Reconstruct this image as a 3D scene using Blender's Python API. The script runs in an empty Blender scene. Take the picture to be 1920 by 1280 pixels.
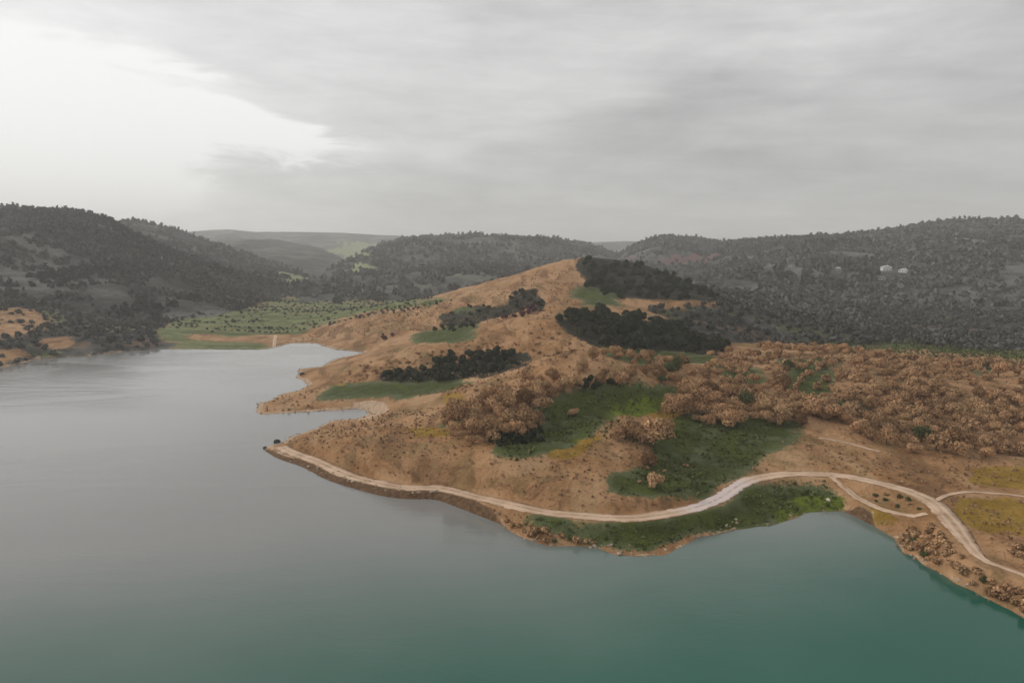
import bpy, math, random
import numpy as np
random.seed(7)
rng = np.random.default_rng(11)
S = bpy.context.scene
COL = S.collection
R = math.radians

# ------------------------------------------------------------------ camera
CAM_H, FPX, PITCH = 70.0, 1280.0, math.atan(0.125)
cam_d = bpy.data.cameras.new('camera')
cam_d.sensor_width = 36.0
cam_d.lens = 36.0 * FPX / 1920.0
cam_d.clip_start, cam_d.clip_end = 1.0, 60000.0
cam = bpy.data.objects.new('camera', cam_d)
COL.objects.link(cam)
cam.location = (0, 0, CAM_H)
cam.rotation_euler = (R(90) - PITCH, 0, 0)
S.camera = cam

# ------------------------------------------------------------------ light and sky
SUN_AZ, SUN_EL = R(-74), R(26)          # azimuth from the view direction (+Y), negative = left
S.view_settings.view_transform = 'Standard'
S.view_settings.look = 'None'
S.view_settings.exposure = 0.0
S.view_settings.gamma = 1.0
S.cycles.use_denoising = True
S.cycles.max_bounces = 6
S.cycles.volume_bounces = 3
sun_d = bpy.data.lights.new('sun', 'SUN')
sun_d.energy = 1.5
sun_d.angle = R(10)
sun_d.color = (1.0, 0.95, 0.87)
sun = bpy.data.objects.new('sun', sun_d)
COL.objects.link(sun)
sun.location = (-300, 200, 400)
sun.rotation_euler = (R(90) - SUN_EL, 0, -SUN_AZ + math.pi)   # light travels from the sun's side

W = bpy.data.worlds.new('World')
S.world = W
W.use_nodes = True


class NT:
    """short helper for node trees"""
    def __init__(self, tree):
        self.t = tree
        tree.nodes.clear()

    def n(self, kind, **kw):
        nd = self.t.nodes.new(kind)
        for k, v in kw.items():
            if k.startswith('i_'):
                key = k[2:]
                key = int(key) if key.isdigit() else key.replace('_', ' ')
                self.put(nd.inputs[key], v)
            else:
                setattr(nd, k, v)
        return nd

    def put(self, sock, v):
        if isinstance(v, bpy.types.NodeSocket):
            self.t.links.new(v, sock)
        elif isinstance(v, bpy.types.Node):
            self.t.links.new(v.outputs[0], sock)
        else:
            sock.default_value = v

    def m(self, op, a, b=0.0, c=None, clamp=False):
        nd = self.t.nodes.new('ShaderNodeMath')
        nd.operation = op
        nd.use_clamp = clamp
        self.put(nd.inputs[0], a)
        self.put(nd.inputs[1], b)
        if c is not None:
            self.put(nd.inputs[2], c)
        return nd.outputs[0]

    def mix(self, f, a, b):
        nd = self.t.nodes.new('ShaderNodeMix')
        nd.data_type = 'RGBA'
        self.put(nd.inputs[0], f)
        for s, v in ((nd.inputs[6], a), (nd.inputs[7], b)):
            self.put(s, (*v, 1.0) if isinstance(v, tuple) and len(v) == 3 else v)
        return nd.outputs[2]

    def ss(self, v, lo, hi):
        nd = self.t.nodes.new('ShaderNodeMapRange')
        nd.interpolation_type = 'SMOOTHSTEP'
        self.put(nd.inputs[0], v)
        nd.inputs[1].default_value, nd.inputs[2].default_value = lo, hi
        nd.inputs[3].default_value, nd.inputs[4].default_value = 0.0, 1.0
        return nd.outputs[0]

    def noise(self, vec, scale, detail=4.0, rough=0.55, dist=0.0):
        nd = self.t.nodes.new('ShaderNodeTexNoise')
        self.put(nd.inputs['Vector'], vec)
        nd.inputs['Scale'].default_value = scale
        nd.inputs['Detail'].default_value = detail
        nd.inputs['Roughness'].default_value = rough
        nd.inputs['Distortion'].default_value = dist
        return nd.outputs[0]


def build_world():
    w = NT(W.node_tree)
    sky = w.n('ShaderNodeTexSky', sky_type='NISHITA')
    sky.sun_disc = False
    sky.sun_elevation = SUN_EL
    sky.sun_rotation = SUN_AZ
    skyc = w.n('ShaderNodeVectorMath', operation='SCALE', i_0=sky.outputs[0])
    skyc.inputs['Scale'].default_value = 0.10
    tc = w.n('ShaderNodeTexCoord')
    sep = w.n('ShaderNodeSeparateXYZ', i_0=tc.outputs['Generated'])
    x, y, z = sep.outputs
    zc = w.m('MAXIMUM', z, 0.0)
    # cloud layer seen in perspective: the direction laid out on a high flat sheet
    den = w.m('ADD', zc, 0.16)
    pv = w.n('ShaderNodeCombineXYZ', i_0=w.m('DIVIDE', x, den), i_1=w.m('DIVIDE', y, den), i_2=0.0)
    az = w.m('MULTIPLY', w.m('ARCTAN2', x, y), 57.29578)
    el = w.m('MULTIPLY', w.m('ARCSINE', z), 57.29578)
    # long streaks, slightly tilted
    mp = w.n('ShaderNodeMapping', i_0=pv.outputs[0])
    mp.inputs['Rotation'].default_value = (0, 0, R(24))
    mp.inputs['Scale'].default_value = (0.55, 1.5, 1)
    n1 = w.noise(mp.outputs[0], 1.1, 5.0, 0.55, 0.6)
    n2 = w.noise(pv.outputs[0], 2.6, 6.0, 0.6, 0.3)
    av = w.n('ShaderNodeCombineXYZ', i_0=w.m('MULTIPLY', az, 0.055), i_1=w.m('MULTIPLY', el, 0.22), i_2=0.0)
    n3 = w.noise(av.outputs[0], 1.0, 6.0, 0.55, 0.4)
    n4 = w.noise(av.outputs[0], 0.45, 3.0, 0.5, 0.2)
    L = w.m('MULTIPLY_ADD', w.m('SUBTRACT', n1, 0.5), 0.22, 0.70)
    L = w.m('MULTIPLY_ADD', w.m('SUBTRACT', n2, 0.5), 0.26, L)
    L = w.m('MULTIPLY_ADD', w.m('SUBTRACT', n3, 0.5), 0.46, L)
    wob = w.m('MULTIPLY', w.m('SUBTRACT', n3, 0.5), 7.0)
    wob2 = w.m('MULTIPLY', w.m('SUBTRACT', n4, 0.5), 12.0)
    elw = w.m('ADD', el, wob)
    # darker bank of cloud low on the right, with a stepped upper edge
    azs = w.ss(az, -18.0, 22.0)
    top = w.m('MULTIPLY_ADD', azs, 9.5, 5.0)
    low = w.ss(w.m('SUBTRACT', w.m('ADD', elw, w.m('MULTIPLY', wob2, 0.45)), top), 2.2, -2.2)
    low = w.m('MULTIPLY', low, w.ss(az, -26.0, -8.0))
    L = w.m('MULTIPLY_ADD', low, -0.15, L)
    # thin bright slits just above the skyline on the right
    slit = w.m('MULTIPLY', w.ss(n3, 0.55, 0.68), w.m('MULTIPLY', w.ss(el, 5.0, 1.5), w.ss(az, 5.0, 14.0)))
    L = w.m('MULTIPLY_ADD', slit, 0.10, L)
    # dark corner, upper right
    L = w.m('MULTIPLY_ADD', w.m('MULTIPLY', w.ss(az, 20.0, 36.0), w.ss(elw, 14.0, 19.0)), -0.17, L)
    # brighter upper left
    L = w.m('MULTIPLY_ADD', w.m('MULTIPLY', w.ss(az, -2.0, -34.0), w.ss(el, 60.0, 14.0)), 0.17, L)
    # the bright break in the cloud where the sun stands behind it: a wedge sinking to the right
    n5 = w.noise(av.outputs[0], 3.2, 7.0, 0.62, 0.8)
    wob = w.m('MULTIPLY_ADD', w.m('SUBTRACT', n5, 0.5), 7.0, wob)
    cen = w.m('MULTIPLY_ADD', w.ss(az, -26.0, -11.0), -1.8, 9.8)
    hw = w.m('MULTIPLY_ADD', w.ss(az, -12.0, -36.0), 2.5, 0.7)
    off = w.m('DIVIDE', w.m('ABSOLUTE', w.m('SUBTRACT', w.m('ADD', el, w.m('MULTIPLY', wob, 0.75)), cen)), hw)
    br = w.m('MULTIPLY', w.ss(off, 2.5, 0.35), w.ss(az, -8.0, -19.0))
    br = w.m('MULTIPLY', br, w.ss(az, -95.0, -60.0))
    bv = w.n('ShaderNodeCombineXYZ', i_0=w.m('MULTIPLY', az, 0.05), i_1=w.m('MULTIPLY_ADD', az, 0.05, w.m('MULTIPLY', el, 0.62)), i_2=4.0)
    n6 = w.noise(bv.outputs[0], 1.0, 5.0, 0.55, 0.5)
    br = w.m('MULTIPLY', br, w.m('MULTIPLY_ADD', w.ss(n6, 0.50, 0.62), -0.50, 1.0))
    L = w.m('MULTIPLY_ADD', w.m('SUBTRACT', n6, 0.5), 0.20, L)
    L = w.m('MULTIPLY_ADD', br, 0.64, L)
    # second glow under it, near the left skyline
    off2 = w.m('ABSOLUTE', w.m('SUBTRACT', w.m('ADD', el, w.m('MULTIPLY', wob, 0.5)), 5.0))
    br2 = w.m('MULTIPLY', w.ss(off2, 2.8, 0.8), w.m('MULTIPLY', w.ss(az, -20.0, -29.0), w.ss(n3, 0.36, 0.56)))
    br2 = w.m('MULTIPLY', br2, w.ss(az, -95.0, -60.0))
    L = w.m('MULTIPLY_ADD', br2, 0.46, L)
    L = w.m('MULTIPLY_ADD', w.m('SUBTRACT', n5, 0.5), 0.16, L)
    L = w.m('MINIMUM', L, 1.12)
    cl = w.n('ShaderNodeCombineXYZ', i_0=w.m('MULTIPLY', L, 1.004), i_1=L, i_2=w.m('MULTIPLY', L, 0.982))
    col = w.mix(0.90, skyc.outputs[0], cl.outputs[0])
    bg = w.n('ShaderNodeBackground', i_0=col)
    bg.inputs[1].default_value = 1.0
    out = w.n('ShaderNodeOutputWorld')
    w.t.links.new(bg.outputs[0], out.inputs[0])


build_world()

# ------------------------------------------------------------------ picture <-> place
CP, SP = math.cos(PITCH), math.sin(PITCH)


def ray(px, py):
    a, b = (px - 960.0) / FPX, (640.0 - py) / FPX
    return a, CP + b * SP, -SP + b * CP


def G(px, py, z=0.0):
    """point at height z seen at this place"""
    dx, dy, dz = ray(px, py)
    t = (z - CAM_H) / dz
    return dx * t, dy * t, z


def P(px, py, D):
    """point at depth D seen at this place"""
    dx, dy, dz = ray(px, py)
    t = D / dy
    return dx * t, D, CAM_H + dz * t


def proj(x, y, z):
    zc = z - CAM_H
    f = y * CP - zc * SP
    u = y * SP + zc * CP
    f = np.where(f > 0.5, f, 0.5)
    return 960.0 + FPX * x / f, 640.0 - FPX * u / f


def sstep(a, b, x):
    t = np.clip((x - a) / (b - a), 0, 1)
    return t * t * (3 - 2 * t)


_perm = np.random.default_rng(5).random((256, 256))


def vnoise(x, y):
    xi, yi = np.floor(x).astype(int), np.floor(y).astype(int)
    fx, fy = x - xi, y - yi
    fx, fy = fx * fx * (3 - 2 * fx), fy * fy * (3 - 2 * fy)
    a, b = _perm[xi & 255, yi & 255], _perm[(xi + 1) & 255, yi & 255]
    c, d = _perm[xi & 255, (yi + 1) & 255], _perm[(xi + 1) & 255, (yi + 1) & 255]
    return (a + (b - a) * fx) * (1 - fy) + (c + (d - c) * fx) * fy


def fbm(x, y, s, o=4, g=0.5):
    v, amp, tot = 0, 1.0, 0
    for k in range(o):
        v = v + amp * vnoise(x / s + 13.7 * k + 100, y / s + 7.3 * k + 100)
        tot += amp
        amp *= g
        s *= 0.5
    return v / tot - 0.5          # about -0.5 .. 0.5


def inpoly(px, py, poly):
    poly = np.asarray(poly, float)
    ins = np.zeros(px.shape, bool)
    n = len(poly)
    for i in range(n):
        x1, y1 = poly[i]
        x2, y2 = poly[(i + 1) % n]
        if y1 == y2:
            continue
        c = ((y1 > py) != (y2 > py)) & (px < (x2 - x1) * (py - y1) / (y2 - y1) + x1)
        ins ^= c
    return ins


def segdist(x, y, pts, closed=False):
    """distance to a polyline, and position along it (index + fraction)"""
    best = np.full(x.shape, 1e9)
    par = np.zeros(x.shape)
    n = len(pts)
    for i in range(n if closed else n - 1):
        ax, ay = pts[i][0], pts[i][1]
        bx, by = pts[(i + 1) % n][0], pts[(i + 1) % n][1]
        vx, vy = bx - ax, by - ay
        t = np.clip(((x - ax) * vx + (y - ay) * vy) / (vx * vx + vy * vy + 1e-9), 0, 1)
        d = (x - ax - t * vx) ** 2 + (y - ay - t * vy) ** 2
        m = d < best
        best = np.where(m, d, best)
        par = np.where(m, i + t, par)
    return np.sqrt(best), par


# ------------------------------------------------------------------ the lie of the land
SHORE = [(-900, 950), (-500, 800), (-200, 722), (0, 690), (40, 682), (73, 672), (160, 667), (255, 657), (328, 654),
         (420, 655), (496, 655), (512, 652), (547, 643), (590, 643), (629, 655), (685, 660), (672, 664), (625, 674),
         (603, 687), (562, 692), (557, 706), (578, 722), (562, 731), (528, 739), (505, 752), (484, 756), (479, 772),
         (489, 777), (560, 773), (620, 769), (670, 766), (688, 769), (690, 777), (672, 784), (625, 788), (592, 803),
         (545, 818), (527, 831), (498, 836), (494, 842), (516, 850), (545, 862), (592, 874), (612, 892), (654, 902),
         (698, 913), (738, 926), (790, 928), (844, 928), (877, 945), (928, 970), (948, 990), (975, 1004),
         (1026, 1022), (1117, 1026), (1159, 1038), (1200, 1041), (1244, 1039), (1280, 1024), (1312, 1007),
         (1375, 992), (1440, 985), (1479, 974), (1504, 961), (1545, 957), (1583, 958), (1612, 964), (1631, 976),
         (1650, 991), (1678, 1008), (1695, 1036), (1720, 1043), (1735, 1060), (1760, 1071), (1794, 1094),
         (1825, 1108), (1855, 1126), (1889, 1142), (1920, 1160), (2100, 1240), (2400, 1390)]
WATER = [G(a, b, 0)[:2] for a, b in SHORE] + [(190.0, -60.0), (-420.0, -60.0)]

CTRL = []


def c3(p):
    CTRL.append(p)


for a, b in SHORE:
    c3(G(a, b, 0.6))
for a, b, z in [
    # land just behind the shore and along the road
    (620, 860, 4), (680, 885, 4.5), (760, 900, 4.5), (840, 905, 4.5), (920, 925, 4.5), (1000, 945, 4.5), (1080, 960, 4.5),
    (1180, 967, 4.5), (1280, 955, 4.3), (1350, 930, 4.2), (1400, 902, 4.3), (1500, 886, 5), (1600, 893, 5.5),
    (1700, 917, 5.5), (1770, 955, 5.5), (1840, 1040, 5.2), (1600, 930, 2.8), (1660, 950, 3.5), (1400, 950, 2.0),
    (1250, 1000, 1.5), (1100, 1000, 2.0), (1500, 930, 2.0), (1000, 990, 2.2), (1760, 1030, 5.5), (1830, 1070, 6.3),
    (1900, 1095, 6.5), (2050, 1140, 7),
    # brown back of the peninsula
    (560, 830, 2.5), (640, 820, 5), (640, 850, 4.5), (700, 830, 8), (700, 795, 5), (760, 860, 8.5), (760, 810, 9.5),
    (840, 870, 10), (840, 815, 12), (900, 890, 8.5), (900, 840, 12), (900, 790, 15), (1000, 910, 8.5), (1000, 870, 11),
    (1000, 720, 21), (1100, 915, 8), (1100, 870, 10.5), (1120, 820, 13), (1180, 880, 8.5),
    # spur three
    (1100, 678, 28), (1000, 695, 24), (900, 733, 16.5), (800, 762, 8.5), (740, 772, 4), (1180, 690, 25),
    # hollow with the green gully
    (960, 835, 10.5), (1020, 800, 12), (1100, 770, 14), (1200, 755, 14.5), (1240, 740, 15.5), (1300, 850, 6.5),
    (1340, 890, 5), (1290, 815, 9), (1250, 850, 7.5), (1400, 860, 6), (1180, 790, 13.5), (1210, 820, 11.5),
    # right hand plateau
    (1330, 770, 13.5), (1420, 780, 12), (1440, 840, 7.8), (1320, 720, 17), (1560, 840, 8), (1600, 780, 11.5), (1600, 730, 14.5),
    (1700, 840, 8), (1760, 880, 6.5), (1740, 760, 12.5), (1740, 710, 15), (1850, 950, 5.6), (1860, 1000, 5.4),
    (1850, 890, 6.2), (1850, 820, 9), (1850, 760, 12), (1850, 710, 15), (2050, 900, 7), (2050, 780, 12), (2050, 700, 16),
    (2300, 900, 8), (2300, 750, 14),
]:
    c3(G(a, b, z))
for a, b, D in [
    # dark valley and green strip behind spur three, the spit
    (980, 683, 345), (900, 703, 338), (820, 722, 332), (700, 742, 322), (640, 748, 318),
    # spur two
    (1060, 590, 405), (960, 618, 405), (850, 642, 402), (760, 661, 398), (700, 674, 394), (640, 690, 384),
    (1120, 600, 420), (1180, 612, 425), (1250, 628, 425), (1320, 650, 410), (1380, 660, 395),
    (1200, 670, 345), (1300, 685, 330),
    # valley one and spur one
    (1000, 590, 520), (900, 610, 510), (800, 628, 500), (720, 642, 495),
    (1070, 503, 640), (1000, 523, 632), (930, 541, 626), (870, 557, 622), (750, 586, 618), (650, 607, 605), (570, 632, 588),
    (1080, 540, 570), (1040, 570, 500), (1000, 550, 570), (860, 590, 565),
    # the knoll
    (1100, 487, 690), (1150, 489, 700), (1210, 500, 705), (1290, 532, 705), (1340, 556, 690), (1150, 540, 600),
    (1200, 570, 530), (1320, 568, 560), (1400, 610, 520), (1120, 520, 760), (1250, 545, 790),
    # edge of the wood on the right and the low ground behind it
    (1420, 662, 385), (1520, 662, 390), (1620, 666, 385), (1720, 680, 370), (1820, 688, 360), (1920, 690, 360), (2100, 690, 360),
    (1450, 640, 500), (1560, 640, 500), (1680, 645, 490), (1800, 655, 470), (1920, 662, 460), (2100, 665, 460),
    (1450, 580, 850), (1700, 580, 850), (1950, 590, 850),
    # left shore: slope up into the woods
    (0, 668, 445), (60, 655, 470), (0, 630, 500), (120, 640, 500), (200, 637, 520), (300, 637, 545), (0, 590, 570),
    (120, 600, 600), (250, 605, 640), (0, 555, 680), (150, 562, 750), (300, 585, 720), (-300, 640, 480), (-300, 580, 560),
    (400, 643, 545), (480, 640, 555), (420, 610, 640), (520, 612, 650), (420, 580, 780), (560, 580, 790), (640, 575, 850),
    (760, 570, 850), (850, 568, 850), (300, 570, 830), (-700, 680, 420), (960, 560, 850),
]:
    c3(P(a, b, D))
CTRL = np.array(CTRL)
_n = len(CTRL)


def _K(d2):
    return np.where(d2 > 1e-9, 0.5 * d2 * np.log(d2 + 1e-12), 0.0)


SC = 100.0
_c = CTRL[:, :2] / SC
_A = np.zeros((_n + 3, _n + 3))
_A[:_n, :_n] = _K(((_c[:, None] - _c[None]) ** 2).sum(2)) + np.eye(_n) * 1.2e-3
_A[:_n, _n] = 1
_A[:_n, _n + 1:] = _c
_A[_n:, :_n] = _A[:_n, _n:].T
_w = np.linalg.solve(_A, np.r_[CTRL[:, 2], 0, 0, 0])


def tps(x, y):
    sh = x.shape
    q = np.stack([x.ravel(), y.ravel()], 1) / SC
    out = np.empty(len(q))
    for i in range(0, len(q), 20000):
        s = q[i:i + 20000]
        d2 = ((s[:, None, 0] - _c[None, :, 0]) ** 2 + (s[:, None, 1] - _c[None, :, 1]) ** 2)
        out[i:i + 20000] = _K(d2) @ _w[:_n] + _w[_n] + s @ _w[_n + 1:]
    return out.reshape(sh)


def shore_d(x, y):
    """signed distance to the waterline, land positive"""
    d, _ = segdist(x, y, WATER, True)
    inside = inpoly(x, y, WATER)
    return np.where(inside, -d, d) + fbm(x, y, 9.0, 3) * 2.2


ROADS = []          # (list of xyz, half width) once laid


def H(x, y, roads=True):
    r = np.hypot(x, y)
    zt = np.clip(tps(x, y), 0.5, 75)
    w = sstep(720, 960, r)
    zt = zt * (1 - w) + (6.0 + 3 * fbm(x, y, 300, 2)) * w
    d = np.full(x.shape, 500.0)
    m = r < 800
    d[m] = shore_d(x[m], y[m])
    rough = fbm(x, y, 26, 4) * np.clip(zt * 0.20, 0.25, 4.2) + fbm(x, y, 5, 3) * 0.75
    rough = rough + (0.5 - np.abs(fbm(x + 40, y, 46, 3)) * 2) * np.clip((zt - 4) * 0.16, 0, 4.4)
    rough = rough - np.clip(0.10 - np.abs(fbm(x * 0.7 + y * 0.7, (y - x) * 0.28, 17, 3)), 0, 1) * np.clip(zt - 3, 0, 9) * 1.6
    dd = np.maximum(d, 0)
    steep = 3.6 - 2.5 * sstep(78, 88, x) * (1 - sstep(168, 185, y))
    land = zt * (1 - np.exp(-dd / steep)) + rough * (1 - np.exp(-dd / 9)) + 0.05
    sea = np.maximum(-9.0, 0.05 + 0.32 * np.minimum(d, 0))
    z = np.where(d > 0, np.maximum(land, 0.05), sea)
    if roads:
        for pts, hw in ROADS:
            p = np.array(pts)
            lo, hi = p.min(0) - 9, p.max(0) + 9
            m = (x > lo[0]) & (x < hi[0]) & (y > lo[1]) & (y < hi[1])
            if not m.any():
                continue
            dist, par = segdist(x[m], y[m], pts)
            zr = np.interp(par, np.arange(len(p)), p[:, 2])
            k = 1 - sstep(hw + 0.6, hw + 4.0, dist)
            z[m] = z[m] * (1 - k) + zr * k
    return z


def hit(px, py):
    """walk along the line of sight until it meets the land"""
    dx, dy, dz = ray(np.array(px, float), np.array(py, float))
    t = np.full(dx.shape, 60.0)
    done = np.zeros(dx.shape, bool)
    for _ in range(900):
        z = CAM_H + dz * t
        h = np.maximum(H(dx * t, dy * t, False), 0)
        done |= z <= h
        if done.all():
            break
        t = np.where(done, t, t + np.maximum(0.25, (z - h) * 0.35))
    return np.stack([dx * t, dy * t, CAM_H + dz * t], 1)


def resample(p, step):
    p = np.asarray(p, float)
    # Catmull-Rom, then even steps
    q = np.vstack([2 * p[0] - p[1], p, 2 * p[-1] - p[-2]])
    out = []
    for i in range(1, len(q) - 2):
        for t in np.linspace(0, 1, 24, endpoint=False):
            a, b, c, d = q[i - 1], q[i], q[i + 1], q[i + 2]
            out.append(0.5 * (2 * b + (c - a) * t + (2 * a - 5 * b + 4 * c - d) * t * t + (3 * b - a - 3 * c + d) * t ** 3))
    out.append(p[-1])
    out = np.array(out)
    s = np.r_[0, np.cumsum(np.linalg.norm(np.diff(out[:, :2], axis=0), axis=1))]
    m = max(3, int(s[-1] / step))
    si = np.linspace(0, s[-1], m)
    return np.stack([np.interp(si, s, out[:, k]) for k in range(3)], 1)


def lay(pix, hw, smooth=4):
    p = hit([a for a, b in pix], [b for a, b in pix])
    p = resample(p, 2.0)
    z = H(p[:, 0].copy(), p[:, 1].copy())
    z = np.maximum(z, 0.9)
    for _ in range(smooth):
        z = np.convolve(np.r_[[z[0]] * 4, z, [z[-1]] * 4], np.ones(9) / 9, 'valid')
    p[:, 2] = z
    ROADS.append(([tuple(v) for v in p], hw))
    return p


ROAD_PX = [(527, 838), (545, 847), (590, 866), (640, 887), (700, 906), (760, 914), (830, 919), (900, 933), (960, 946),
           (1020, 959), (1080, 967), (1140, 971), (1200, 971), (1260, 964), (1310, 951), (1350, 933), (1385, 912),
           (1420, 897), (1470, 889), (1530, 889), (1590, 895), (1650, 905), (1700, 920), (1745, 939), (1767, 958),
           (1788, 985), (1815, 1017), (1845, 1047), (1890, 1075), (1960, 1105), (2060, 1140)]
BRANCH_PX = [(1556, 892), (1566, 902), (1588, 919), (1602, 938), (1622, 952), (1650, 962), (1690, 966), (1740, 966), (1768, 962)]
PATH_PX = [(1752, 938), (1777, 928), (1816, 924), (1855, 925), (1890, 928), (1925, 933), (1990, 940)]
SPUR_PX = [(1535, 821), (1560, 823), (1591, 829), (1622, 840), (1650, 849)]
road_p = lay(ROAD_PX, 2.5)
branch_p = lay(BRANCH_PX, 1.3)
path_p = lay(PATH_PX, 0.7)
spur_p = lay(SPUR_PX, 1.1)
ROADS.append(ROADS.pop(0))          # the wide road levels the ground last

# ------------------------------------------------------------------ mesh helpers


def mesh_np(name, V, F, mats, attrs=None, smooth=True, fmat=None, parent=None):
    """V (n,3); F (m,3) or (m,4)"""
    me = bpy.data.meshes.new(name)
    V = np.asarray(V, np.float32)
    F = np.asarray(F, np.int32)
    k = F.shape[1]
    me.vertices.add(len(V))
    me.vertices.foreach_set('co', V.ravel())
    me.loops.add(F.size)
    me.loops.foreach_set('vertex_index', F.ravel())
    me.polygons.add(len(F))
    me.polygons.foreach_set('loop_start', np.arange(0, F.size, k, dtype=np.int32))
    me.polygons.foreach_set('loop_total', np.full(len(F), k, np.int32))
    if fmat is not None:
        me.polygons.foreach_set('material_index', np.asarray(fmat, np.int32))
    me.polygons.foreach_set('use_smooth', np.full(len(F), smooth, bool))
    me.update(calc_edges=True)
    for an, av in (attrs or {}).items():
        a = me.attributes.new(an, 'FLOAT', 'POINT')
        a.data.foreach_set('value', np.asarray(av, np.float32))
    for m in (mats if isinstance(mats, (list, tuple)) else [mats]):
        me.materials.append(m)
    o = bpy.data.objects.new(name, me)
    COL.objects.link(o)
    if parent is not None:
        o.parent = parent
    return o


def grid_faces(nu, nv):
    i = np.arange(nu - 1)[:, None] * nv + np.arange(nv - 1)[None]
    i = i.ravel()
    return np.stack([i, i + nv, i + nv + 1, i + 1], 1)


def tag(o, label=None, cat=None, group=None, kind=None):
    if label:
        o['label'] = label
    if cat:
        o['category'] = cat
    if group:
        o['group'] = group
    if kind:
        o['kind'] = kind
    return o


def new_mat(name):
    m = bpy.data.materials.new(name)
    m.use_nodes = True
    w = NT(m.node_tree)
    out = w.n('ShaderNodeOutputMaterial')
    b = w.n('ShaderNodeBsdfPrincipled')
    w.t.links.new(b.outputs[0], out.inputs[0])
    b.inputs['Roughness'].default_value = 0.9
    b.inputs['Specular IOR Level'].default_value = 0.15
    return m, w, b


def pos_node(w):
    return w.n('ShaderNodeNewGeometry').outputs['Position']


def bump(w, b, h, strength=0.5, dist=0.3):
    nd = w.n('ShaderNodeBump')
    nd.inputs['Strength'].default_value = strength
    nd.inputs['Distance'].default_value = dist
    w.put(nd.inputs['Height'], h)
    w.t.links.new(nd.outputs[0], b.inputs['Normal'])


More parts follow.
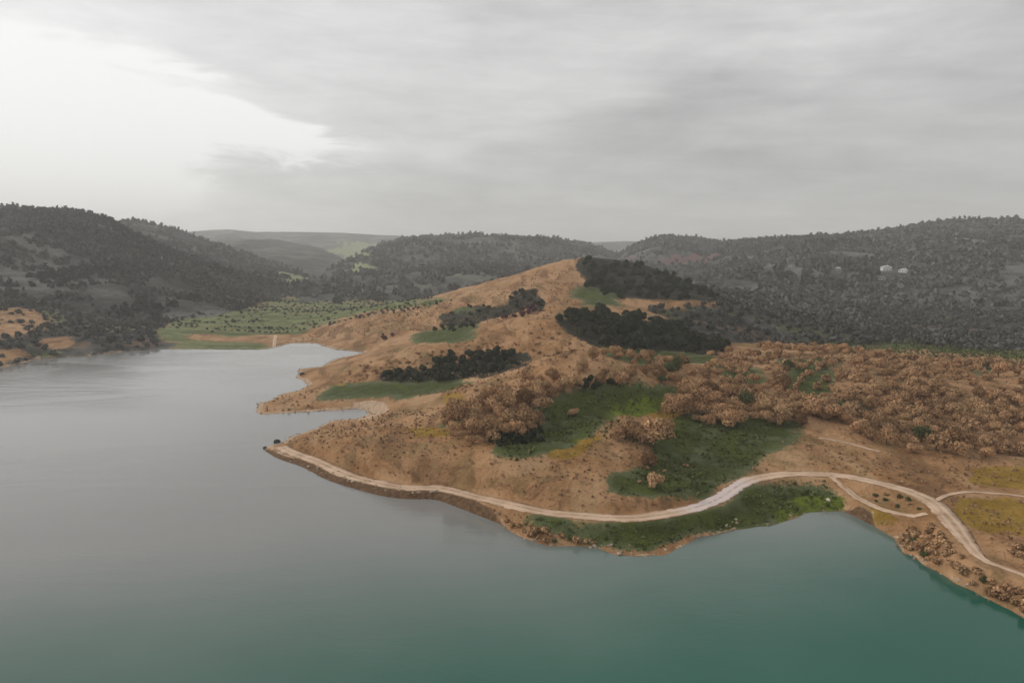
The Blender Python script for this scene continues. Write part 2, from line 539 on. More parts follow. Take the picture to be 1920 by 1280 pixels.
# ------------------------------------------------------------------ materials
def mat_ground():
    m, w, b = new_mat('ground')
    pos = pos_node(w)
    at = lambda n: w.n('ShaderNodeAttribute', attribute_name=n).outputs['Fac']
    nb = w.noise(pos, 0.02, 4)
    nm = w.noise(pos, 0.11, 5, 0.6)
    nf = w.noise(pos, 0.9, 5, 0.7)
    nt = w.noise(pos, 0.35, 4, 0.7, 1.0)
    dry = w.mix(w.ss(nm, 0.30, 0.68), (0.255, 0.128, 0.052), (0.395, 0.216, 0.100))
    dry = w.mix(w.m('MULTIPLY', w.ss(nb, 0.40, 0.62), 0.65), dry, (0.54, 0.325, 0.180))
    mp = w.n('ShaderNodeMapping', i_0=pos)
    mp.inputs['Rotation'].default_value = (0, 0, R(35))
    mp.inputs['Scale'].default_value = (1.0, 0.28, 1.0)
    ns = w.noise(mp.outputs[0], 0.09, 5, 0.65, 0.6)
    dry = w.mix(w.m('MULTIPLY', w.ss(ns, 0.51, 0.62), 0.75), dry, (0.165, 0.088, 0.040))
    dry = w.mix(w.m('MULTIPLY', w.ss(ns, 0.47, 0.36), 0.6), dry, (0.47, 0.300, 0.165))
    no = w.noise(pos, 0.035, 5, 0.7, 0.5)
    dry = w.mix(w.m('MULTIPLY', w.ss(no, 0.52, 0.62), 0.6), dry, (0.220, 0.150, 0.064))
    dry = w.mix(w.m('MULTIPLY', w.ss(nf, 0.50, 0.70), 0.55), dry, (0.140, 0.070, 0.032))
    dry = w.mix(w.m('MULTIPLY', w.ss(nt, 0.58, 0.72), 0.55), dry, (0.125, 0.065, 0.030))
    dry = w.mix(w.m('MULTIPLY', w.ss(nf, 0.44, 0.32), 0.35), dry, (0.44, 0.29, 0.18))
    grn = w.mix(w.ss(nm, 0.35, 0.65), (0.030, 0.038, 0.004), (0.085, 0.102, 0.022))
    grn = w.mix(w.m('MULTIPLY', w.ss(nf, 0.5, 0.7), 0.6), grn, (0.020, 0.025, 0.006))
    grn = w.mix(w.m('MULTIPLY', w.ss(nf, 0.42, 0.30), 0.4), grn, (0.14, 0.16, 0.07))
    thin = w.ss(w.m('ADD', at('green'), w.m('MULTIPLY', w.m('SUBTRACT', nm, 0.5), 1.6)), 1.05, 0.70)
    grn = w.mix(w.m('MULTIPLY', thin, 0.85), grn, (0.120, 0.135, 0.062))
    lush = w.mix(w.ss(nm, 0.35, 0.65), (0.085, 0.110, 0.008), (0.160, 0.195, 0.020))
    lush = w.mix(w.m('MULTIPLY', w.ss(nf, 0.48, 0.66), 0.7), lush, (0.050, 0.068, 0.008))
    lush = w.mix(w.ss(nt, 0.50, 0.62), lush, (0.070, 0.085, 0.020))
    gold = w.mix(w.ss(nm, 0.35, 0.65), (0.235, 0.138, 0.020), (0.335, 0.205, 0.042))
    gold = w.mix(w.m('MULTIPLY', w.ss(nf, 0.50, 0.68), 0.6), gold, (0.145, 0.080, 0.018))
    mead = w.mix(w.ss(nm, 0.35, 0.65), (0.120, 0.140, 0.048), (0.215, 0.235, 0.105))
    mq = w.n('ShaderNodeMapping', i_0=pos)
    mq.inputs['Rotation'].default_value = (0, 0, R(-12))
    mq.inputs['Scale'].default_value = (0.22, 1.0, 1.0)
    nq = w.noise(mq.outputs[0], 0.035, 5, 0.65, 0.8)
    mead = w.mix(w.ss(nq, 0.52, 0.58), mead, (0.095, 0.110, 0.035))
    mead = w.mix(w.m('MULTIPLY', w.ss(nq, 0.46, 0.40), 0.8), mead, (0.255, 0.190, 0.110))
    mead = w.mix(w.m('MULTIPLY', w.ss(nt, 0.52, 0.66), 0.5), mead, (0.085, 0.105, 0.03))
    wood = w.mix(w.ss(nm, 0.35, 0.65), (0.024, 0.024, 0.021), (0.070, 0.068, 0.060))
    wood = w.mix(w.ss(nb, 0.56, 0.68), wood, (0.125, 0.121, 0.108))
    nw = w.noise(pos, 0.016, 5, 0.7, 0.8)
    wood = w.mix(w.m('MULTIPLY', w.ss(nw, 0.55, 0.62), 0.75), wood, (0.20, 0.125, 0.075))
    wood = w.mix(w.m('MULTIPLY', w.ss(nw, 0.44, 0.38), 0.7), wood, (0.105, 0.112, 0.050))
    sand = w.mix(w.ss(nf, 0.35, 0.65), (0.40, 0.27, 0.175), (0.60, 0.43, 0.30))
    wet = w.mix(w.ss(nf, 0.35, 0.65), (0.10, 0.055, 0.028), (0.19, 0.11, 0.06))
    jag = w.m('MULTIPLY', w.m('SUBTRACT', w.m('MULTIPLY_ADD', nm, 0.45, w.m('MULTIPLY_ADD', nt, 0.35, w.m('MULTIPLY', nf, 0.2))), 0.5), 2.6)

    def cover(base, name, col):
        f = w.ss(w.m('ADD', at(name), jag), 0.34, 0.66)
        return w.mix(f, base, col)
    c = cover(dry, 'wood', wood)
    litter = w.mix(w.ss(nm, 0.35, 0.65), (0.018, 0.018, 0.011), (0.050, 0.046, 0.030))
    c = cover(c, 'litter', litter)
    c = cover(c, 'green', grn)
    c = cover(c, 'meadow', mead)
    c = cover(c, 'lush', lush)
    c = cover(c, 'gold', gold)
    c = cover(c, 'sand', sand)
    c = cover(c, 'wet', wet)
    w.put(b.inputs['Base Color'], c)
    hh = w.m('ADD', w.m('MULTIPLY', nf, 0.7), nt)
    bump(w, b, hh, 0.9, 0.6)
    return m


def mat_hill(lo, hi, pale):
    m, w, b = new_mat('wooded_slope')
    pos = pos_node(w)
    nb = w.noise(pos, 0.0055, 4, 0.55, 0.5)
    nm = w.noise(pos, 0.03, 5, 0.65)
    nf = w.noise(pos, 0.14, 3, 0.7)
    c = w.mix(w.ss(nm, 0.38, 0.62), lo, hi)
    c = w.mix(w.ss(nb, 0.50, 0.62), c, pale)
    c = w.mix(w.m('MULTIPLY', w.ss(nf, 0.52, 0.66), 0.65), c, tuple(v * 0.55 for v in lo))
    c = w.mix(w.n('ShaderNodeAttribute', attribute_name='field').outputs['Fac'], c, (0.26, 0.28, 0.14))
    c = w.mix(w.m('MULTIPLY', w.n('ShaderNodeAttribute', attribute_name='soil').outputs['Fac'], 0.8), c, (0.17, 0.085, 0.075))
    w.put(b.inputs['Base Color'], c)
    bump(w, b, w.m('ADD', nm, w.m('MULTIPLY', nf, 0.5)), 0.9, 6.0)
    return m


def mat_road():
    m, w, b = new_mat('dirt_road')
    pos = pos_node(w)
    n1 = w.noise(pos, 0.18, 4)
    n2 = w.noise(pos, 1.6, 5, 0.7)
    ac = w.n('ShaderNodeAttribute', attribute_name='across').outputs['Fac']
    rut = w.m('ABSOLUTE', w.m('SUBTRACT', w.m('ABSOLUTE', ac), 0.42))
    c = w.mix(w.ss(n1, 0.35, 0.65), (0.45, 0.30, 0.195), (0.66, 0.465, 0.33))
    c = w.mix(w.m('MULTIPLY', w.ss(n2, 0.55, 0.75), 0.5), c, (0.32, 0.20, 0.12))
    c = w.mix(w.m('MULTIPLY', w.ss(rut, 0.22, 0.05), 0.45), c, (0.72, 0.55, 0.43))
    pale = w.n('ShaderNodeAttribute', attribute_name='pale').outputs['Fac']
    c = w.mix(w.m('MULTIPLY', pale, 0.85), c, (0.66, 0.56, 0.54))
    strip_ = w.m('MULTIPLY', w.ss(w.m('ABSOLUTE', ac), 0.20, 0.06), w.ss(w.noise(pos, 0.5, 4, 0.7), 0.42, 0.60))
    c = w.mix(w.m('MULTIPLY', strip_, 0.55), c, (0.28, 0.18, 0.10))
    verge = w.ss(w.m('ADD', w.m('ABSOLUTE', ac), w.m('MULTIPLY', w.m('SUBTRACT', w.noise(pos, 0.45, 5, 0.7), 0.5), 1.3)), 0.82, 1.0)
    c = w.mix(verge, c, (0.25, 0.145, 0.078))
    w.put(b.inputs['Base Color'], c)
    bump(w, b, n2, 0.6, 0.08)
    return m


def mat_water():
    m, w, b = new_mat('lake_water')
    pos = pos_node(w)
    n0 = w.noise(pos, 0.012, 3)
    c = w.mix(w.ss(n0, 0.35, 0.65), (0.018, 0.106, 0.076), (0.026, 0.122, 0.088))
    # sky reflection painted in: greyer, paler base colour farther out and left
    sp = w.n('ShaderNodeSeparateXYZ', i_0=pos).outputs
    sky_refl = w.m('ADD', w.m('ADD', w.m('MULTIPLY', sp[0], -0.6), w.m('MULTIPLY_ADD', sp[1], 2.0, -270.0)), w.m('MULTIPLY', w.m('SUBTRACT', n0, 0.5), 90.0))
    c = w.mix(w.ss(sky_refl, -90.0, 120.0), c, (0.240, 0.236, 0.227))
    w.put(b.inputs['Base Color'], c)
    b.inputs['Roughness'].default_value = 0.08
    b.inputs['IOR'].default_value = 1.333
    b.inputs['Specular IOR Level'].default_value = 0.5
    mp = w.n('ShaderNodeMapping', i_0=pos)
    mp.inputs['Rotation'].default_value = (0, 0, R(20))
    mp.inputs['Scale'].default_value = (0.5, 1.3, 1.0)
    h = w.m('ADD', w.noise(mp.outputs[0], 0.9, 4, 0.6), w.m('MULTIPLY', w.noise(mp.outputs[0], 0.22, 2), 1.5))
    wind = w.noise(mp.outputs[0], 0.018, 3, 0.6, 0.8)
    h = w.m('MULTIPLY', h, w.m('MULTIPLY_ADD', w.ss(wind, 0.40, 0.62), 1.0, 0.45))
    bump(w, b, h, 0.24, 0.16)
    return m


def mat_leaf(name, cols, trans=0.0, rnd=0.25):
    """cols: two tones mixed by each clump's own value; a whole plant varies too"""
    m, w, b = new_mat(name)
    tone = w.n('ShaderNodeAttribute', attribute_name='tone').outputs['Fac']
    oi = w.n('ShaderNodeObjectInfo').outputs['Random']
    f = w.m('ADD', w.m('MULTIPLY', tone, 1.0 - rnd), w.m('MULTIPLY', oi, rnd), clamp=True)
    c = w.mix(f, cols[0], cols[1])
    if len(cols) > 2:
        own = w.m('FRACT', w.m('MULTIPLY', oi, 7.31))
        c = w.mix(w.m('MULTIPLY', w.ss(own, 0.45, 1.0), w.m('MULTIPLY_ADD', tone, 0.5, 0.2)), c, cols[2])
    w.put(b.inputs['Base Color'], c)
    b.inputs['Specular IOR Level'].default_value = 0.05
    return m


def mat_plain(name, c1, c2, scale, rough=0.85, bs=0.3):
    m, w, b = new_mat(name)
    tc = w.n('ShaderNodeTexCoord').outputs['Object']
    n = w.noise(tc, scale, 5, 0.65)
    w.put(b.inputs['Base Color'], w.mix(w.ss(n, 0.35, 0.65), c1, c2))
    b.inputs['Roughness'].default_value = rough
    bump(w, b, n, bs, 0.05)
    return m


M_ground = mat_ground()
M_road = mat_road()
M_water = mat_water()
M_oak = mat_leaf('russet_foliage', ((0.090, 0.041, 0.016), (0.720, 0.440, 0.240), (0.52, 0.350, 0.195)), rnd=0.3)
M_ever = mat_leaf('evergreen_foliage', ((0.013, 0.016, 0.008), (0.074, 0.080, 0.047)))
M_green = mat_leaf('green_foliage', ((0.040, 0.046, 0.016), (0.150, 0.160, 0.075)))
M_wood = mat_leaf('far_foliage', ((0.020, 0.0205, 0.018), (0.150, 0.147, 0.130)), rnd=0.0)
M_scrub = mat_leaf('dry_scrub', ((0.150, 0.080, 0.038), (0.450, 0.285, 0.170)), rnd=0.0)
M_gscrub = mat_leaf('green_scrub', ((0.030, 0.037, 0.007), (0.165, 0.178, 0.065)), rnd=0.0)
M_maroon = mat_leaf('maroon_foliage', ((0.060, 0.020, 0.030), (0.170, 0.075, 0.095)))
M_bark = mat_plain('bark', (0.07, 0.045, 0.03), (0.17, 0.12, 0.085), 4.0)
M_rock = mat_plain('dark_rock', (0.03, 0.028, 0.025), (0.09, 0.082, 0.072), 2.5)
M_paleroc = mat_plain('pale_rock', (0.42, 0.38, 0.30), (0.62, 0.58, 0.48), 2.5)
M_wall = mat_plain('white_render', (0.60, 0.59, 0.57), (0.72, 0.71, 0.68), 0.8, 0.8, 0.1)
M_wallg = mat_plain('grey_render', (0.36, 0.35, 0.33), (0.46, 0.45, 0.43), 0.8, 0.8, 0.1)
M_roof = mat_plain('roof_tile', (0.16, 0.13, 0.11), (0.26, 0.22, 0.19), 3.0)
M_roofw = mat_plain('pale_roof_sheet', (0.42, 0.41, 0.40), (0.55, 0.54, 0.53), 1.0, 0.6, 0.1)
M_glass = mat_plain('window_glass', (0.03, 0.035, 0.04), (0.05, 0.055, 0.06), 1.0, 0.15, 0.0)
M_door = mat_plain('painted_door', (0.10, 0.07, 0.05), (0.14, 0.10, 0.07), 2.0)

# ------------------------------------------------------------------ ground cover, where each kind grows
COVER = {
    'green': [
        [(1085, 712), (1085, 735), (1010, 752), (1000, 792), (925, 832), (925, 864), (1010, 866), (1062, 850), (1110, 818),
         (1150, 802), (1172, 786), (1256, 740), (1262, 722), (1180, 716)],
        [(1140, 930), (1160, 885), (1208, 860), (1226, 830), (1240, 786), (1290, 766), (1400, 772), (1490, 792), (1485, 822),
         (1440, 840), (1420, 870), (1385, 898), (1345, 928), (1300, 945)],
        [(930, 950), (1010, 966), (1100, 977), (1200, 981), (1290, 969), (1350, 948), (1400, 914), (1450, 899), (1552, 899),
         (1594, 945), (1585, 962), (1500, 966), (1440, 992), (1312, 1010), (1280, 1020), (1210, 1045), (1119, 1026), (1040, 1008), (985, 985)],
        [(588, 738), (640, 720), (720, 716), (815, 708), (900, 712), (850, 728), (720, 750), (590, 752)],
        [(765, 628), (848, 608), (900, 605), (900, 622), (848, 640), (765, 642)], [(845, 578), (885, 576), (885, 590), (845, 592)],
        [(1090, 640), (1200, 655), (1345, 668), (1350, 690), (1270, 680), (1200, 690), (1130, 672)],
        [(1325, 690), (1425, 688), (1425, 718), (1340, 720)], [(1450, 668), (1560, 668), (1560, 750), (1480, 752)],
        [(1520, 752), (1640, 752), (1640, 768), (1520, 768)], [(1645, 925), (1682, 925), (1682, 945), (1645, 945)],
        [(1640, 975), (1668, 975), (1668, 1000), (1640, 992)],
        [(1580, 642), (1720, 642), (1920, 664), (1920, 674), (1720, 658), (1580, 650)], [(1830, 680), (1875, 680), (1875, 705), (1830, 705)],
        [(805, 790), (855, 780), (850, 800), (812, 803)], [(1085, 535), (1160, 555), (1160, 578), (1085, 575)],
    ],
    'lush': [
        [(1150, 768), (1200, 738), (1252, 738), (1252, 755), (1225, 775), (1180, 786)],
        [(1440, 985), (1440, 970), (1500, 930), (1590, 925), (1592, 948), (1505, 962), (1475, 978)],
    ],
    'gold': [
        [(1806, 880), (2100, 876), (2100, 932), (1925, 926), (1895, 923), (1826, 912)],
        [(1806, 936), (1890, 934), (1925, 940), (2100, 950), (2100, 1020), (1925, 1006), (1850, 1004), (1815, 968)],
        [(1213, 775), (1240, 758), (1265, 757), (1265, 785), (1215, 787)], [(1020, 860), (1130, 815), (1130, 830), (1055, 866)],
        [(765, 800), (835, 800), (835, 818), (765, 818)], [(832, 735), (866, 733), (866, 750), (832, 752)],
        [(1645, 945), (1665, 945), (1712, 975), (1712, 1000), (1670, 985)], [(640, 718), (656, 718), (656, 730), (640, 730)],
    ],
    'meadow': [
        [(190, 560), (300, 556), (400, 562), (480, 572), (500, 557), (590, 562), (830, 560), (800, 576), (720, 583), (655, 596),
         (600, 612), (570, 627), (330, 629), (330, 645), (300, 648), (290, 620), (330, 600), (390, 590), (270, 572)],
        [(330, 643), (500, 643), (502, 658), (320, 660)], [(0, 680), (70, 660), (140, 655), (140, 668), (60, 676), (0, 694)],
        [(12, 544), (50, 544), (50, 560), (12, 560)], [(78, 586), (115, 586), (115, 604), (78, 604)], [(205, 604), (245, 604), (245, 622), (205, 622)],
    ],
    'wood': [
        [(-2500, 560), (200, 560), (270, 572), (390, 590), (330, 600), (290, 620), (300, 648), (330, 645), (330, 660), (0, 700), (-2500, 1100)],
        [(1350, 540), (4000, 540), (4000, 650), (1920, 662), (1800, 655), (1690, 645), (1350, 642), (1250, 600), (1190, 580), (1350, 575)],
    ],
    'litter': [
        [(1090, 488), (1200, 480), (1345, 540), (1345, 563), (1165, 562), (1100, 540)],
        [(1048, 600), (1075, 586), (1150, 588), (1250, 602), (1360, 640), (1352, 668), (1250, 662), (1120, 652)],
        [(720, 719), (720, 704), (785, 688), (830, 673), (890, 662), (975, 662), (978, 684), (930, 698), (880, 703), (815, 718)],
        [(818, 590), (880, 575), (946, 574), (960, 545), (1022, 545), (1022, 575), (895, 605), (895, 622), (818, 622)],
    ],
    'dryagain': [[(-40, 575), (60, 572), (85, 600), (80, 622), (-40, 632)], [(75, 632), (145, 628), (150, 650), (75, 655)],
                 [(-40, 655), (60, 652), (60, 670), (-40, 695)], [(40, 546), (66, 546), (66, 560), (40, 560)],
                 [(476, 556), (500, 556), (500, 577), (476, 577)], [(1150, 600), (1218, 600), (1218, 612), (1150, 612)]],
}


def covers(x, y, z, d):
    px, py = proj(x, y, z)
    r = np.hypot(x, y)
    k = 900.0 / np.maximum(r, 60)
    wx = fbm(x, y, 14, 3) * 12 * k + fbm(x, y, 55, 4, 0.65) * 70
    wy = fbm(x + 300, y, 14, 3) * 6 * k + fbm(x + 300, y, 55, 4, 0.65) * 22
    out = {}
    for name, polys in COVER.items():
        v = np.zeros(x.shape)
        for p in polys:
            v = np.maximum(v, inpoly(px + wx, py + wy, p).astype(float))
        out[name] = v
    far = (r > 880) & (out['meadow'] < 0.5)
    out['wood'] = np.maximum(out['wood'], far)
    out['wood'] = out['wood'] * (1 - out['dryagain'])
    out['meadow'] = out['meadow'] * (1 - out['dryagain'])
    del out['dryagain']
    # pale sand and pebbles at the waterline, dark wet bank just under it
    sandy = inpoly(px, py, [(440, 690), (600, 690), (760, 740), (760, 790), (640, 800), (600, 880), (460, 860)]) | (r > 420)
    band = (d > -0.2) & (d < np.where(sandy, 2.2, 0.5))
    out['sand'] = (band & ((px < 950) | (d < 0.35))).astype(float)
    out['sand'] = np.where(inpoly(px, py, [(660, 752), (725, 750), (735, 775), (700, 790), (670, 790)]), (d > -1) & (d < 9), out['sand']).astype(float)
    out['wet'] = (d < -0.2).astype(float)
    return out


def smooth2(a, k):
    for _ in range(k):
        b = a.copy()
        b[1:-1] += a[2:] + a[:-2]
        b[1:-1] /= 3
        c = b.copy()
        c[:, 1:-1] += b[:, 2:] + b[:, :-2]
        c[:, 1:-1] /= 3
        a = c
    return a


def build_ground():
    nt = 900
    th = np.linspace(R(-56), R(56), nt)
    r = np.concatenate([np.exp(np.linspace(math.log(90), math.log(820), 760)), np.exp(np.linspace(math.log(826), math.log(9000), 60))])
    T, RR = np.meshgrid(th, r, indexing='ij')
    x, y = RR * np.sin(T), RR * np.cos(T)
    z = H(x, y)
    d = np.full(x.shape, 500.0)
    m = RR < 800
    d[m] = shore_d(x[m], y[m])
    cv = covers(x, y, z, d)
    V = np.stack([x.ravel(), y.ravel(), z.ravel()], 1)
    at = {k: smooth2(v, 2 if k in ('sand', 'wet') else 9 if k in ('lush', 'gold', 'litter') else 26).ravel() for k, v in cv.items()}
    o = mesh_np('ground', V, grid_faces(nt, len(r)), M_ground, at)
    tag(o, kind='structure')
    return o


build_ground()

# the lake: one level sheet
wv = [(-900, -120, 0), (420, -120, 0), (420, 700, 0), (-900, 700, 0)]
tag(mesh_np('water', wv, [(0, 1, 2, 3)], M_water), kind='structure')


def strip(name, p, hw, pale_rng=None):
    p = p.copy()
    p[:, 2] = H(p[:, 0].copy(), p[:, 1].copy())
    n = len(p)
    t = np.gradient(p[:, :2], axis=0)
    t /= np.linalg.norm(t, axis=1)[:, None] + 1e-9
    nrm = np.stack([-t[:, 1], t[:, 0]], 1)
    lat = np.array([-1.12, -1.0, -0.6, 0, 0.6, 1.0, 1.12])
    s = np.arange(n)
    V, ac, pl = [], [], []
    for k, l in enumerate(lat):
        taper = np.where(np.arange(n) > n - 22, 1 - 0.7 * np.clip((np.arange(n) - (n - 22)) / 10, 0, 1), 1.0) if hw > 2 else 1.0
        wob = hw * taper * (1 + 0.36 * np.array([vnoise(np.array(i / 5.0 + k * 9), np.array(3.0 + (l > 0))) - 0.5 for i in s]).ravel())
        xy = p[:, :2] + nrm * (l * wob)[:, None]
        dz = 0.10 if abs(l) < 1.05 else -0.25
        V.append(np.c_[xy, p[:, 2] + dz + 0.03 * (abs(l) < 0.1)])
        ac.append(np.full(n, l))
        q = np.zeros(n)
        if pale_rng:
            px, py = proj(p[:, 0], p[:, 1], p[:, 2])
            q = sstep(pale_rng[0] - 40, pale_rng[0] + 20, px) * (1 - sstep(pale_rng[1] - 20, pale_rng[1] + 30, px))
        pl.append(q)
    V = np.concatenate(V)
    o = mesh_np(name, V, grid_faces(len(lat), n), M_road, {'across': np.concatenate(ac), 'pale': np.concatenate(pl)})
    return tag(o, kind='structure')


strip('dirt_road', road_p, 2.5, (1290, 1400))
strip('dirt_track', branch_p, 1.3)
strip('footpath', path_p, 0.7)
strip('footpath', spur_p, 1.0)
ramp = hit([513, 515, 517], [653, 642, 628])
ramp = resample(ramp, 2.0)
ramp[:, 2] = np.maximum(H(ramp[:, 0].copy(), ramp[:, 1].copy()), 0) + 0.25
strip('boat_ramp', ramp, 1.7)

# ------------------------------------------------------------------ hills beyond
HILLS = []
FIELDS = [[(625, 462), (660, 452), (700, 456), (690, 478), (640, 490)], [(650, 496), (692, 493), (692, 514), (655, 514)], [(528, 512), (562, 510), (560, 530), (528, 528)]]
SOIL = [[(1245, 480), (1345, 476), (1350, 496), (1250, 496)], [(1150, 482), (1180, 482), (1185, 496), (1150, 494)]]


def on_field(px, py, polys):
    wx, wy = px + 14 * np.sin(py * 0.31) + 6 * np.sin(px * 0.4), py + 2.5 * np.sin(px * 0.17)
    m = np.zeros(px.shape, bool)
    for p in polys:
        m |= inpoly(wx, wy, p)
    return m




def hill(ridge, base, zb, mat, amp, seed, nth=420, nr=110, back=1.35, sharp=0.5, crest=2.0):
    pts = np.array([P(*q) for q in ridge])
    th_k = np.arctan2(pts[:, 0], pts[:, 1])
    r_k = np.hypot(pts[:, 0], pts[:, 1])
    o_ = np.argsort(th_k)
    th_k, r_k, z_k = th_k[o_], r_k[o_], pts[o_, 2]
    th = np.linspace(th_k[0], th_k[-1], nth)
    rd, zr = np.interp(th, th_k, r_k), np.interp(th, th_k, z_k)
    for _ in range(2):
        zr[1:-1] = (zr[2:] + zr[:-2] + zr[1:-1]) / 3

    def zf(T, t):
        rdt, zrt = np.interp(T, th, rd), np.interp(T, th, zr)
        r = base + (rdt - base) * t
        x, y = r * np.sin(T), r * np.cos(T)
        u = np.clip(t, 0, 1)
        prof = (1 - sharp) * u + sharp * u * u * (3 - 2 * u)
        prof = np.where(t > 1, 1 - 1.3 * (t - 1) / (back - 1), prof)
        env = np.sin(np.pi * np.clip(t, 0, 1)) ** 0.8
        sp = 1 - 2 * np.abs(fbm(x + seed * 977, y * 0.45 + seed * 131, amp * 7.5, 3))
        z = zb + (zrt - zb) * prof + amp * env * (sp - 0.62) * 1.5 + amp * 0.4 * env * fbm(x, y, amp * 2.2, 4)
        z = z + crest * fbm(x + seed * 31, y, 38, 3) * np.clip(t * 1.5, 0, 1)
        return x, y, z
    T, U = np.meshgrid(th, np.linspace(0, back, nr), indexing='ij')
    x, y, z = zf(T, U)
    V = np.stack([x.ravel(), y.ravel(), z.ravel()], 1)
    px, py = proj(V[:, 0], V[:, 1], V[:, 2])
    o = mesh_np('hill', V, grid_faces(nth, nr), mat, {'field': on_field(px, py, FIELDS), 'soil': on_field(px, py, SOIL)})
    tag(o, kind='structure')
    HILLS.append((zf, th[0], th[-1]))
    return o


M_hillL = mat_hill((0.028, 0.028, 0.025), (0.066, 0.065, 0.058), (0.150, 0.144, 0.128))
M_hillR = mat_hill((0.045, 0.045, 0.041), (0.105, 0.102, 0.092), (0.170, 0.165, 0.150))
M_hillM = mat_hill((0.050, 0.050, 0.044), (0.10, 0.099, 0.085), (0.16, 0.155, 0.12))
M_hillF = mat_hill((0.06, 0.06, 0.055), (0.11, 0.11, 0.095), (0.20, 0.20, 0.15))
# nearest wooded hill on the left
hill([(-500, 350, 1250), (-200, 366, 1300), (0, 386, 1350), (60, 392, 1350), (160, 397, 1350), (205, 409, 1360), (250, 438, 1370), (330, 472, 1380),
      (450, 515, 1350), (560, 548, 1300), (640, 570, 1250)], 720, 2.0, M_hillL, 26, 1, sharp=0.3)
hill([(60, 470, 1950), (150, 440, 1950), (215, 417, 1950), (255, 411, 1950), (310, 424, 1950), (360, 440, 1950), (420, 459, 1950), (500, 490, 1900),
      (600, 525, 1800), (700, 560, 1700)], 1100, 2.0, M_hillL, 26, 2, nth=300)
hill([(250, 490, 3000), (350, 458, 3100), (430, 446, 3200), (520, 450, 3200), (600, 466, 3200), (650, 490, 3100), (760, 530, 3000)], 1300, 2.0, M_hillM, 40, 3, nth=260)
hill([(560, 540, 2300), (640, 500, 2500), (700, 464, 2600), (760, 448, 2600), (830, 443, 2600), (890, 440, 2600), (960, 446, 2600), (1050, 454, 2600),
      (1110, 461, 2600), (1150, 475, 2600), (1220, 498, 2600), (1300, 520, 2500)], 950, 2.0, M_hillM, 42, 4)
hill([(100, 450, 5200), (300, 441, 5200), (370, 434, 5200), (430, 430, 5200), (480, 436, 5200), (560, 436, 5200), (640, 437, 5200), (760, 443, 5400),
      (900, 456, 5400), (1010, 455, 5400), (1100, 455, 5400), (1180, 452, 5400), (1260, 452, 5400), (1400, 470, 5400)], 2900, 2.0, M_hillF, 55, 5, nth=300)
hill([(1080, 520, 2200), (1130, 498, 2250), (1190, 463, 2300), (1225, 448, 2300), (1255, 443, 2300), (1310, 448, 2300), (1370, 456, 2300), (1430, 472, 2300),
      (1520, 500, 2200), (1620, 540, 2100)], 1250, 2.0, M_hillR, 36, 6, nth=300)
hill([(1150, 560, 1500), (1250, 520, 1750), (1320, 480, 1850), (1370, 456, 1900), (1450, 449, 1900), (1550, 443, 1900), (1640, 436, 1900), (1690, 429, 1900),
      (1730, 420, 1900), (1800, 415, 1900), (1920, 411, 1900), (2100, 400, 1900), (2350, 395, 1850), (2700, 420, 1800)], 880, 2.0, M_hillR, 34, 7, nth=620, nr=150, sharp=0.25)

# low wooded spurs running down to the right behind the plateau
hill([(1270, 540, 800), (1340, 546, 800), (1420, 556, 800), (1500, 567, 790), (1600, 583, 780), (1700, 601, 760), (1800, 622, 740), (1900, 645, 720), (2000, 668, 700)],
     500, -1.0, M_hillR, 5, 8, nth=260, nr=70, back=1.3, sharp=0.6, crest=1.0)
hill([(1380, 548, 1150), (1450, 538, 1150), (1560, 545, 1120), (1680, 560, 1100), (1800, 580, 1080), (1920, 606, 1050), (2100, 645, 1000)],
     820, -1.0, M_hillR, 8, 9, nth=260, nr=70, back=1.3, sharp=0.6, crest=1.5)

# ------------------------------------------------------------------ plants


def crown_shape(n, seed, lobes=7, h=1.0, flat=0.75, size=0.16, cone=False, dense=0.5, thin=1.0):
    """leaf clumps spread through a lobed volume of unit radius, base at z=0; returns V, F, tone"""
    g = np.random.default_rng(seed)
    C = []
    for k in range(lobes):
        a = g.random() * 6.283
        rr = 0.62 * math.sqrt(g.random())
        zz = 0.30 + 0.75 * g.random() * (1 - rr * 0.7)
        C.append((rr * math.cos(a), rr * math.sin(a), zz, 0.30 + 0.22 * g.random()))
    C.append((0, 0, 0.6, 0.5))
    C = np.array(C)
    if cone:
        zz = np.linspace(0.1, 1.5, lobes + 1)
        C[:, 2] = zz
        C[:, :2] *= (1 - zz / 1.7)[:, None] * 0.8
        C[:, 3] = 0.5 * (1 - zz / 1.9) + 0.05
    w = C[:, 3] ** 2
    idx = g.choice(len(C), n, p=w / w.sum())
    dv = g.normal(size=(n, 3))
    dv /= np.linalg.norm(dv, axis=1)[:, None]
    rad = C[idx, 3] * (1 - dense * g.random(n) ** 2.2)
    c = C[idx, :3] + dv * rad[:, None] * np.array([1, 1, flat])
    c[:, 2] = np.maximum(c[:, 2], 0.08)
    # each clump faces roughly outwards with a random lean
    nrm = dv + g.normal(size=(n, 3)) * 0.55
    nrm /= np.linalg.norm(nrm, axis=1)[:, None]
    ref = g.normal(size=(n, 3))
    u = np.cross(nrm, ref)
    u /= np.linalg.norm(u, axis=1)[:, None]
    v = np.cross(nrm, u)
    s = size * (0.55 + 0.9 * g.random(n))
    s2 = s * thin * (0.55 + 0.5 * g.random(n))
    q = [c + u * s[:, None] * a + v * s2[:, None] * b + nrm * (s * e)[:, None]
         for a, b, e in ((-0.5, -0.4, 0.1), (0.45, -0.55, -0.1), (0.55, 0.45, 0.12), (-0.4, 0.55, -0.12))]
    V = np.stack(q, 1).reshape(-1, 3)
    V[:, 2] *= h
    F = np.arange(4 * n).reshape(n, 4)
    lob = g.random(len(C))[idx]
    tone = np.clip(0.70 * lob + 0.30 * g.random(n), 0, 1)
    return V, F, np.repeat(tone, 4)


